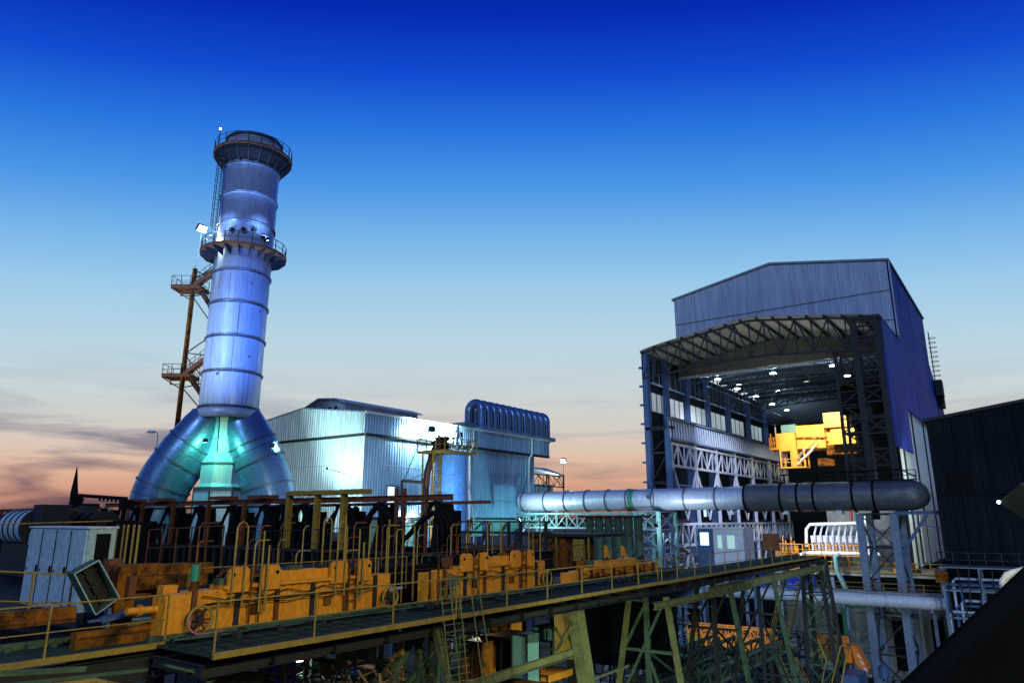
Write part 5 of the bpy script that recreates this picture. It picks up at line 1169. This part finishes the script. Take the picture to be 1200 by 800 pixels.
t = thing('open_control_box', 'grey open-fronted control box tilted back on a post by the left railing', 'control box', (-19, 7.6, 14.2))
c = [P(87, 672, X=-18.9), P(116, 656, X=-18.9), P(140, 700, X=-18.9), P(112, 720, X=-18.9)]
n_ = (c[1] - c[0]).cross(c[3] - c[0]).normalized(); n_ = n_ if n_.x > 0 else -n_
m = MB()
for i in range(4): m.bar(c[i], c[(i + 1) % 4], .022, .02)
m.build('frame', M['cab'], t)
cm = sum(c, V()) / 4; ci = [cm + (p - cm) * .94 for p in c]
MB().prism([p - n_ * .42 for p in c], n_ * .03).build('back_plate', M['darks'], t)
for i in range(4): MB().prism([c[i], c[(i + 1) % 4], c[(i + 1) % 4] - n_ * .42, c[i] - n_ * .42], (cm - (c[i] + c[(i + 1) % 4]) / 2).normalized() * .03).build('side_panel', M['green'], t)
m = MB()
for k in range(3): p = ci[0].lerp(ci[3], .2 + k * .28); q = ci[1].lerp(ci[2], .2 + k * .28); m.bar(p - n_ * .3, q - n_ * .3, .04)
m.bar(ci[0].lerp(ci[1], .5) - n_ * .3, ci[3].lerp(ci[2], .5) - n_ * .3, .04); m.build('relays', M['darks'], t)
m = MB(); a = P(128, 712, X=-18.95); m.bar(V((a.x, a.y, 13.9)), a, .09); p = P(118, 726, X=-18.9); q = P(148, 718, X=-18.9); m.bar(p, q, .16, .14); p = P(103, 728, X=-18.9); q = P(122, 725, X=-18.9); m.bar(p, q, .06); m.build('mount', M['bluesteel'], t)
# pale wrapped tank at the very left, dark drums
t = thing('wrapped_tank', 'pale streaked horizontal tank behind the cabinet at the far left', 'tank', (-44, 17, 16))
a = P(10, 600, Y=17); b = P(36, 600, Y=17); MB().cyl((a.x, 17.5, 16.6), (b.x, 17.5, 16.6), .95, n=28).build('tank', M['cab'], t)
m = MB(); m.box(a.x - .2, b.x + 1.2, 17, 18.2, 14, 15.7); 
for k in range(5): x = a.x + k * (b.x - a.x) / 4; m.cyl((x, 17.5, 16.6), (x + .1, 17.5, 16.6), 1.0, n=24)
m.build('cradle', M['darks'], t)
MB().box(b.x + .3, b.x + 1.6, 17, 18.4, 14, 17.8).build('switch_box', M['darks'], t); MB().box(b.x + .5, b.x + 1.3, 16.9, 16.99, 15.7, 16.3).build('panel', M['teal'], t)
for k, (px_, px2, r, l) in enumerate([(-40, 8, .8, 'black horizontal drum at the extreme left edge'), (52, 84, .95, 'black machine drum left of the dark spire'), (92, 122, .9, 'black machine drum right of the dark spire')]):
    a = P(px_, 610, Y=20); b = P(px2, 610, Y=20)
    t = thing('machine_drum', l, 'drum', (a.x, 20, 16), 'black machine drums'); m = MB(); m.cyl((a.x, 20, 16.5), (b.x, 20, 16.5), r, n=24); m.build('drum', M['black'], t)
    m = MB(); m.box(a.x, b.x, 19.4, 20.6, 14, 15.8)
    for j in range(4): x = a.x + j * (b.x - a.x) / 3; m.cyl((x, 20, 16.5), (x + .12, 20, 16.5), r + .1, n=24)
    m.box(a.x + .5, a.x + 1.6, 19.7, 20.2, 17.2, 17.8); m.build('cradle', M['darks'], t)
t = thing('long_rusty_beam', 'rusty brown beam crossing the left edge above the grey cabinet', 'beam', (-50, 21, 17))
a = P(0, 597, Y=21); MB().ib((-70, 21, 17.6), (-46, 21, 17.65), .2).build('beam', M['rust'], t)
for px_ in (2, 45, 130, 150): a = P(px_, 600, Y=21); MB().bar((a.x, 21, 14), (a.x, 21, 17.6), .14).build('post', M['rust'], t)
# dark spire with jib
t = thing('spire_jib', 'black pointed spire with a horizontal toothed jib against the sunset', 'jib crane', (-45, 22, 17))
y = 22; m = MB(); m.cyl(P(87, 577, Y=y), P(90.5, 546, Y=y), .24, .02, n=8); m.cyl(P(86, 594, Y=y), P(87, 577, Y=y), .3, .24, n=8); m.prism([P(88, 578, Y=y), P(97, 584, Y=y), P(94, 592, Y=y), P(86, 592, Y=y)], (0, .1, 0)); m.build('spire', M['black'], t)
a = P(90, 580, Y=y); b = P(147, 584, Y=y); m = MB(); m.bar(a, b, .3, .22)
for k in range(6): p = a.lerp(b, .5 + k * .08); m.bar(p, p - V((0, 0, .25)), .1)
m.bar(b, P(143, 612, Y=y), .2); m.box(b.x - .3, b.x + .4, y - .2, y + .4, b.z - .7, b.z - .1); m.build('jib', M['black'], t)
MB().box(P(84, 592, Y=y).x, P(98, 592, Y=y).x, y, y + 1, 14, P(84, 590, Y=y).z).build('pedestal', M['black'], t)
t = thing('switchgear_cluster', 'blue-black switchgear housings just behind the grey cabinet', 'machine', (-38, 18, 14))
random.seed(5)
for k in range(16):
    px_ = 45 + k * 7.5; a = P(px_, 612, Y=18 + random.random() * 2); w = .3 + random.random() * .7; zt = 16.2 + random.random() * 1.1
    MB().box(a.x, a.x + w, a.y, a.y + .6, 14, zt).build('housing', M['black'], t)
m = MB()
for k in range(14): px_ = 110 + k * 6; a = P(px_, 615, Y=20); m.tube([(a.x, 20, 14), (a.x + .1, 20, 15.4), (a.x + random.uniform(-.6, .6), 20, 16.8)], .07, 6)
m.build('cables', M['black'], t)

# ================================================================= UNDER THE WALKWAY (left and centre)
def pbox(name, a, b, Y, d, mt, label, cat, group=None, detail=None):
    p = P(*a, Y=Y); q = P(*b, Y=Y); t = thing(name, label, cat, (p.x, Y, q.z), group)
    MB().box(p.x, q.x, Y, Y + d, q.z, p.z).build('body', M[mt], t)
    if detail:
        m = MB()
        for k in range(detail + 1): x = p.x + (q.x - p.x) * k / detail; m.box(x - .03, x + .03, Y - .04, Y - .003, q.z, p.z)
        m.box(p.x - .04, q.x + .04, Y - .05, Y - .004, p.z - .04, p.z + .04); m.box(p.x - .04, q.x + .04, Y - .05, Y - .004, q.z - .04, q.z + .04); m.build('frame', M['darks'], t)
    return t
pbox('steel_locker', (600, 742), (618, 806), 24, .8, 'teal', 'pale teal steel locker lit beside a dark opening under the walkway', 'locker', None, 1)
pbox('dark_container', (564, 744), (600, 806), 24.3, 2, 'black', 'black open container left of the pale teal locker', 'container', None, 3)
pbox('brown_tank', (542, 750), (564, 806), 23.4, 1, 'orange_d', 'tall brown-orange tank panel behind the caged ladder', 'tank', None, 2)
pbox('orange_bin', (575, 729), (596, 742), 27, 1, 'orange', 'bright orange box tucked under the walkway above the black container', 'box', None, 2)
pbox('orange_skid', (610, 787), (642, 800), 27, 2, 'orange', 'orange skid at the bottom below the sloping olive beam', 'skid', None, 3)
pbox('small_orange_skid', (560, 797), (612, 812), 22, 1.2, 'orange_d', 'orange base plate under the teal locker', 'skid', None, 3)
pbox('blue_grey_housing', (624, 733), (650, 752), 32, 2, 'teal', 'dim teal motor housing behind the walkway legs', 'housing', None, 3)
pbox('blue_store_panel', (305, 775), (316, 812), 16, 1, 'tarp', 'blue panel behind the yellow angle frame at the bottom left', 'panel', None, 1)
pbox('teal_store_panel', (208, 780), (232, 812), 14.5, 1, 'teal', 'grey-teal panel under the left walkway girder', 'panel', None, 1)
pp = P(350, 771, Y=19); flood('small bright white-blue lamp under the walkway by the yellow angle frame', pp, pp + V((.8, -.3, -.3)), (.8, .95, 1), 260, E_white, .18, R(170), group='lamps under the walkway', mount=pp + V((-.2, .5, .9)), rad=.1)
pp = P(556, 728, Y=26); flood('warm lamp hidden under the walkway over the orange bin', pp, P(590, 770, Y=24), (1, .85, .55), 420, E_warm, .12, R(160), group='lamps under the walkway', mount=pp + V((0, 0, .5)), rad=.1)
pp = P(800, 725, Y=62); flood('teal-white lamp low behind the trestle over the orange boom', pp, P(800, 770, Y=72), (.7, 1, .85), 1600, E_white, .2, R(160), group='lamps under the walkway', pole=0, rad=.2)
pbox('shed_lit_pane', (504, 735), (510, 737.5), 18, .1, 'whitepipe', 'tiny pale plate under the walkway joint', 'plate')
t = thing('yellow_spool', 'yellow ribbed cable spool under the walkway at the bottom left', 'spool', (-17, 12, 12))
a = P(255, 805, Y=13.0); m = MB()
for k in range(5): z = 11.35 + k * .22; m.cyl((a.x, 13.6, z), (a.x, 13.6, z + .09), .95 - .04 * (k % 2), n=36)
m.cyl((a.x, 13.6, 11), (a.x, 13.6, 12.5), .8, n=36); m.build('spool', M['yellow'], t)
t = thing('angle_frame', 'yellow-brown angle-iron frame hanging below the walkway', 'frame', (-17, 14, 12.5))
m = MB()
for a, b in (((283, 797), (365, 782)), ((281, 780), (281, 800)), ((308, 776), (308, 802)), ((332, 768), (333, 800)), ((359, 766), (360, 784))): m.bar(P(*a, Y=14.5), P(*b, Y=14.5), .13, .1)
for a, b in (((397, 782), (434, 775)), ((396, 758), (398, 783)), ((398, 760), (432, 755)), ((434, 752), (435, 776)), ((414, 757), (415, 778)), ((465, 750), (463, 763)), ((458, 770), (472, 765)), ((472, 748), (470, 764))): m.bar(P(*a, Y=17), P(*b, Y=17), .15, .1)
m.build('frame', M['yellow'], t)
a = P(417, 755, Y=17.3); b = P(433, 774, Y=17.3); MB().box(a.x, b.x, 17.3, 17.6, b.z, a.z).build('panel', M['olive'], t)
a = P(398, 757, Y=17.3); b = P(410, 774, Y=17.3); MB().box(a.x, b.x, 17.3, 17.6, b.z, a.z).build('panel', M['olive'], t)
a = P(365, 770, Y=17.6); b = P(398, 779, Y=17.6); MB().box(a.x, b.x, 17.6, 17.9, b.z, a.z).build('girder', M['orange_d'], t)
m = MB(); random.seed(9)
for k in range(260):
    p = P(random.uniform(225, 470), random.uniform(782, 830), Y=random.uniform(15.5, 19)); d = V((random.uniform(-1, 1), random.uniform(-.5, .5), random.uniform(-.5, .5))).normalized() * random.uniform(.2, .8)
    m.bar(p, p + d, random.uniform(.02, .1), random.uniform(.02, .05))
o = m.build('scrap_heap', M['timber'], None); o['label'] = 'tangled heap of scrap boards and rods under the walkway'; o['category'] = 'scrap'; o['kind'] = 'stuff'
m = MB()
for k in range(420):
    p = V((random.uniform(-44, -9), random.uniform(56, 92), 0)); s = random.uniform(.15, 1.1)
    p2 = p + V((random.uniform(-1, 1), random.uniform(-1, 1), random.uniform(0, .5))) * random.uniform(.5, 2.2)
    m.bar(p + V((0, 0, s * .5)), p2 + V((0, 0, s * .5)), s * .4, s * .3)
o = m.build('yard_debris', M['concrete'], None); o['label'] = 'scattered beams and blocks littering the dark yard floor'; o['category'] = 'debris'; o['kind'] = 'stuff'
t = thing('left_catwalk_girders', 'green-lit girders and trays under the left end of the walkway', 'girder', (-16, 9, 13))
m = MB()
for a, b, w, h in (((0, 803), (172, 784), .1, .06), ((-20, 790), (100, 783), .08, .1), ((215, 786), (275, 778), .1, .06), ((195, 779), (240, 790), .2, .05), ((282, 776), (400, 757), .12, .05), ((240, 800), (300, 772), .06, .06)): m.bar(P(*a, X=-15.9), P(*b, X=-15.9), w, h)
m.build('girder', M['green'], t)
MB().tube([P(0, 812, X=-15.7), P(110, 797, X=-15.7), P(150, 806, X=-15.7)], .06, 8).build('pipe', M['yellow'], t)
for k, (px_, py_, Yy, c_, l) in enumerate([(760, 797, 60, 'bluesteel', 'blue drum low at the foot of the first trestle bent'), (1035, 780, 76, 'bluesteel', 'small blue drum at the foot of the right tower'), (940, 795, 66, 'bluesteel', 'blue drum by the foot of the green stairway')]):
    p = P(px_, py_, Y=Yy); o = MB().cyl((p.x, p.y, max(0, p.z - 1.0)), (p.x, p.y, p.z), .45, n=16).build('drum', M[c_], None); tag(o, l, 'drum', 'blue drums')
p = P(1012, 798, Y=74); t = thing('blue_container', 'blue tarped container at the bottom beneath the dark lattice tower', 'container', (p.x, 70, 0))
a = P(985, 790, Y=66); b = P(1008, 812, Y=66); MB().box(a.x, b.x, 66, 69, 0, a.z).build('body', M['bluesteel'], t)
# rusty control box on the walkway far end
t = thing('junction_box', 'brown junction box on a stand over the far walkway railing', 'box', (-17.5, 54, 14))
a = P(893, 625, Y=54); b = P(912, 645, Y=54); MB().box(a.x, b.x, 54, 54.4, b.z, a.z).build('body', M['rust'], t); MB().box((a.x + b.x) / 2 - .1, (a.x + b.x) / 2 + .1, 54.1, 54.3, 14, b.z).build('post', M['darks'], t)

# ---- work lamps for the near machinery: masts added out of view
def mast(label, x, y, z, aim, c, pw, em, spot=R(120), grp='yard floodlights'):
    return flood(label, (x, y, z), aim, c, pw, em, .4, spot, group=grp, pole=0, rad=.25)
mast('tall yard floodlight on a pole lighting the orange machines, nearest the camera', 9.0, 2.0, 25, (-18, 17, 14.5), (1, .84, .42), 9500, E_warm)
mast('tall yard floodlight on a pole lighting the far half of the walkway', 9, 9, 26, (-18, 32, 13.5), (.95, .95, .45), 7000, E_warm)
mast('low greenish floodlight on a short pole lighting the underside of the trestle', -7.5, 22, 6, (-16, 33, 11.5), (.8, 1, .6), 3500, E_cyan)
mast('low bluish floodlight on a pole lighting the yard and tower legs', 7, 42, 10, (-16, 84, 6), (.7, .9, 1), 10000, E_white)

# ================================================================= MORE PLANT CLUTTER
random.seed(33)
t = thing('pipe_manifold', 'thicket of thin upright yellow and brown pipes behind the orange machines', 'pipework', (-20, 16, 14))
for k in range(46):
    y = 11.5 + 15.5 * (k + random.random()) / 46; x = random.uniform(-20.6, -18.9); h = random.choice((15.6, 16.0, 16.4, 16.8, 16.9)); mt = M[random.choice(('yellow', 'rust', 'rust', 'orange_d'))]
    MB().tube([(x, y, 14), (x, y, h - .12), (x + .02, y + .08, h), (x + .05, y + random.uniform(.15, .6), h)], random.uniform(.014, .03), 6).build('pipe', mt, t)
t = thing('cross_railing', 'double thin yellow rail running behind the orange machines', 'railing', (-19.2, 18, 14))
rail([(-19.0, 11.2, 14.6), (-19.0, 19.6, 14.6)], 1.1, 1.4, .018, M['yellow'], t, kick=False); rail([(-19.3, 20.3, 14.6), (-19.3, 33, 14.6)], 1.15, 1.4, .02, M['rust'], t, kick=False)
# cables, brackets and clutter lying along the walkway
t = thing('walkway_cables', 'black cables and clamps lying along the far edge of the walkway deck', 'cable', (-17.6, 20, 14.1))
for k in range(4):
    pts = []; y = 9.9
    while y < 40: pts.append((-17.45 + .13 * k + random.uniform(-.05, .05), y, 14.17 + random.uniform(0, .03))); y += .8
    MB().tube(pts, random.uniform(.02, .04), 6).build('cable', M['black' if k % 2 else 'green'], t)
for k in range(45):
    y = random.uniform(10, 40); x = random.uniform(-17.6, -16.9); MB().box(x, x + random.uniform(.05, .25), y, y + random.uniform(.05, .3), 14.11, 14.13 + random.uniform(.03, .16)).build('clamp', M['darks'], t)
# grating lines on the deck
for (xa, xb, ya, yb, z) in ((-17.2, -15.3, 9.8, 17.8, 14.1), (-17.2, -15.5, 18.4, 33.4, 14.05)):
    m = MB(); y = ya
    while y < yb: m.box(xa, xb, y, y + .012, z + .003, z + .012); y += .6
    for x in (xa + .6, xa + 1.25): m.box(x, x + .012, ya, yb, z + .004, z + .013)
    m.build('plate_seams', M['black'], walk)
# steelwork below the walkway
def understeel(label, x, y, w, d, z0, z1, n, mats):
    t = thing('pipe_scaffold', label, 'scaffold', (x, y, z0), 'pipe frames under the walkway'); m = MB()
    for i in range(n + 1):
        for yy in (y, y + d): m.bar((x + w * i / n, yy, z0), (x + w * i / n, yy, z1), .14)
    z = z0 + .8
    while z < z1: m.bar((x, y, z), (x + w, y, z), .1); m.bar((x, y + d, z), (x + w, y + d, z), .1); z += 1.7
    for i in range(n): m.bar((x + w * i / n, y, z0 + .8), (x + w * (i + 1) / n, y, z1 - .5), .07)
    m.build('frame', M[mats[0]], t)
    for k in range(16):
        z = random.uniform(z0, z1 - .4); xa = x + random.random() * w * .6; yy = y + random.random() * d; r = random.uniform(.04, .14); L_ = random.uniform(.8, w * .6)
        MB().tube([(xa, yy, z - random.uniform(.3, 1.5)), (xa, yy, z - .12), (xa + .12, yy, z), (xa + L_, yy, z), (xa + L_ + .1, yy, z - .15), (xa + L_ + .1, yy, z - random.uniform(.4, 1.4))], r, 8).build('pipe', M[random.choice(mats)], t)
    for k in range(9):
        z = random.uniform(z0, z1 - 1); xa = x + random.random() * w; yy = y + random.random() * d; s = random.uniform(.25, .8)
        MB().box(xa, xa + s, yy, yy + s * .7, z, z + s * random.uniform(.5, 1.3)).build('valve_box', M[random.choice(mats)], t)
understeel('rusty and green pipe frame packed under the walkway left of the caged ladder', -25, 19, 5.5, 3, 7, 13, 3, ('green', 'rust', 'olive', 'orange_d'))
understeel('dim teal and brown pipe frame under the walkway behind the teal locker', -27, 28, 7, 3, 5, 12.6, 4, ('green', 'teal', 'rust', 'lattice'))
understeel('dark pipe frame between the first two trestle bents', -31, 50, 9, 4, 0, 9.5, 5, ('lattice', 'green', 'bluesteel', 'rust'))
understeel('blue and green pipe frame low behind the green stairway', -27, 76, 10, 4, 0, 6.5, 6, ('lattice', 'green', 'bluesteel', 'lattice'))
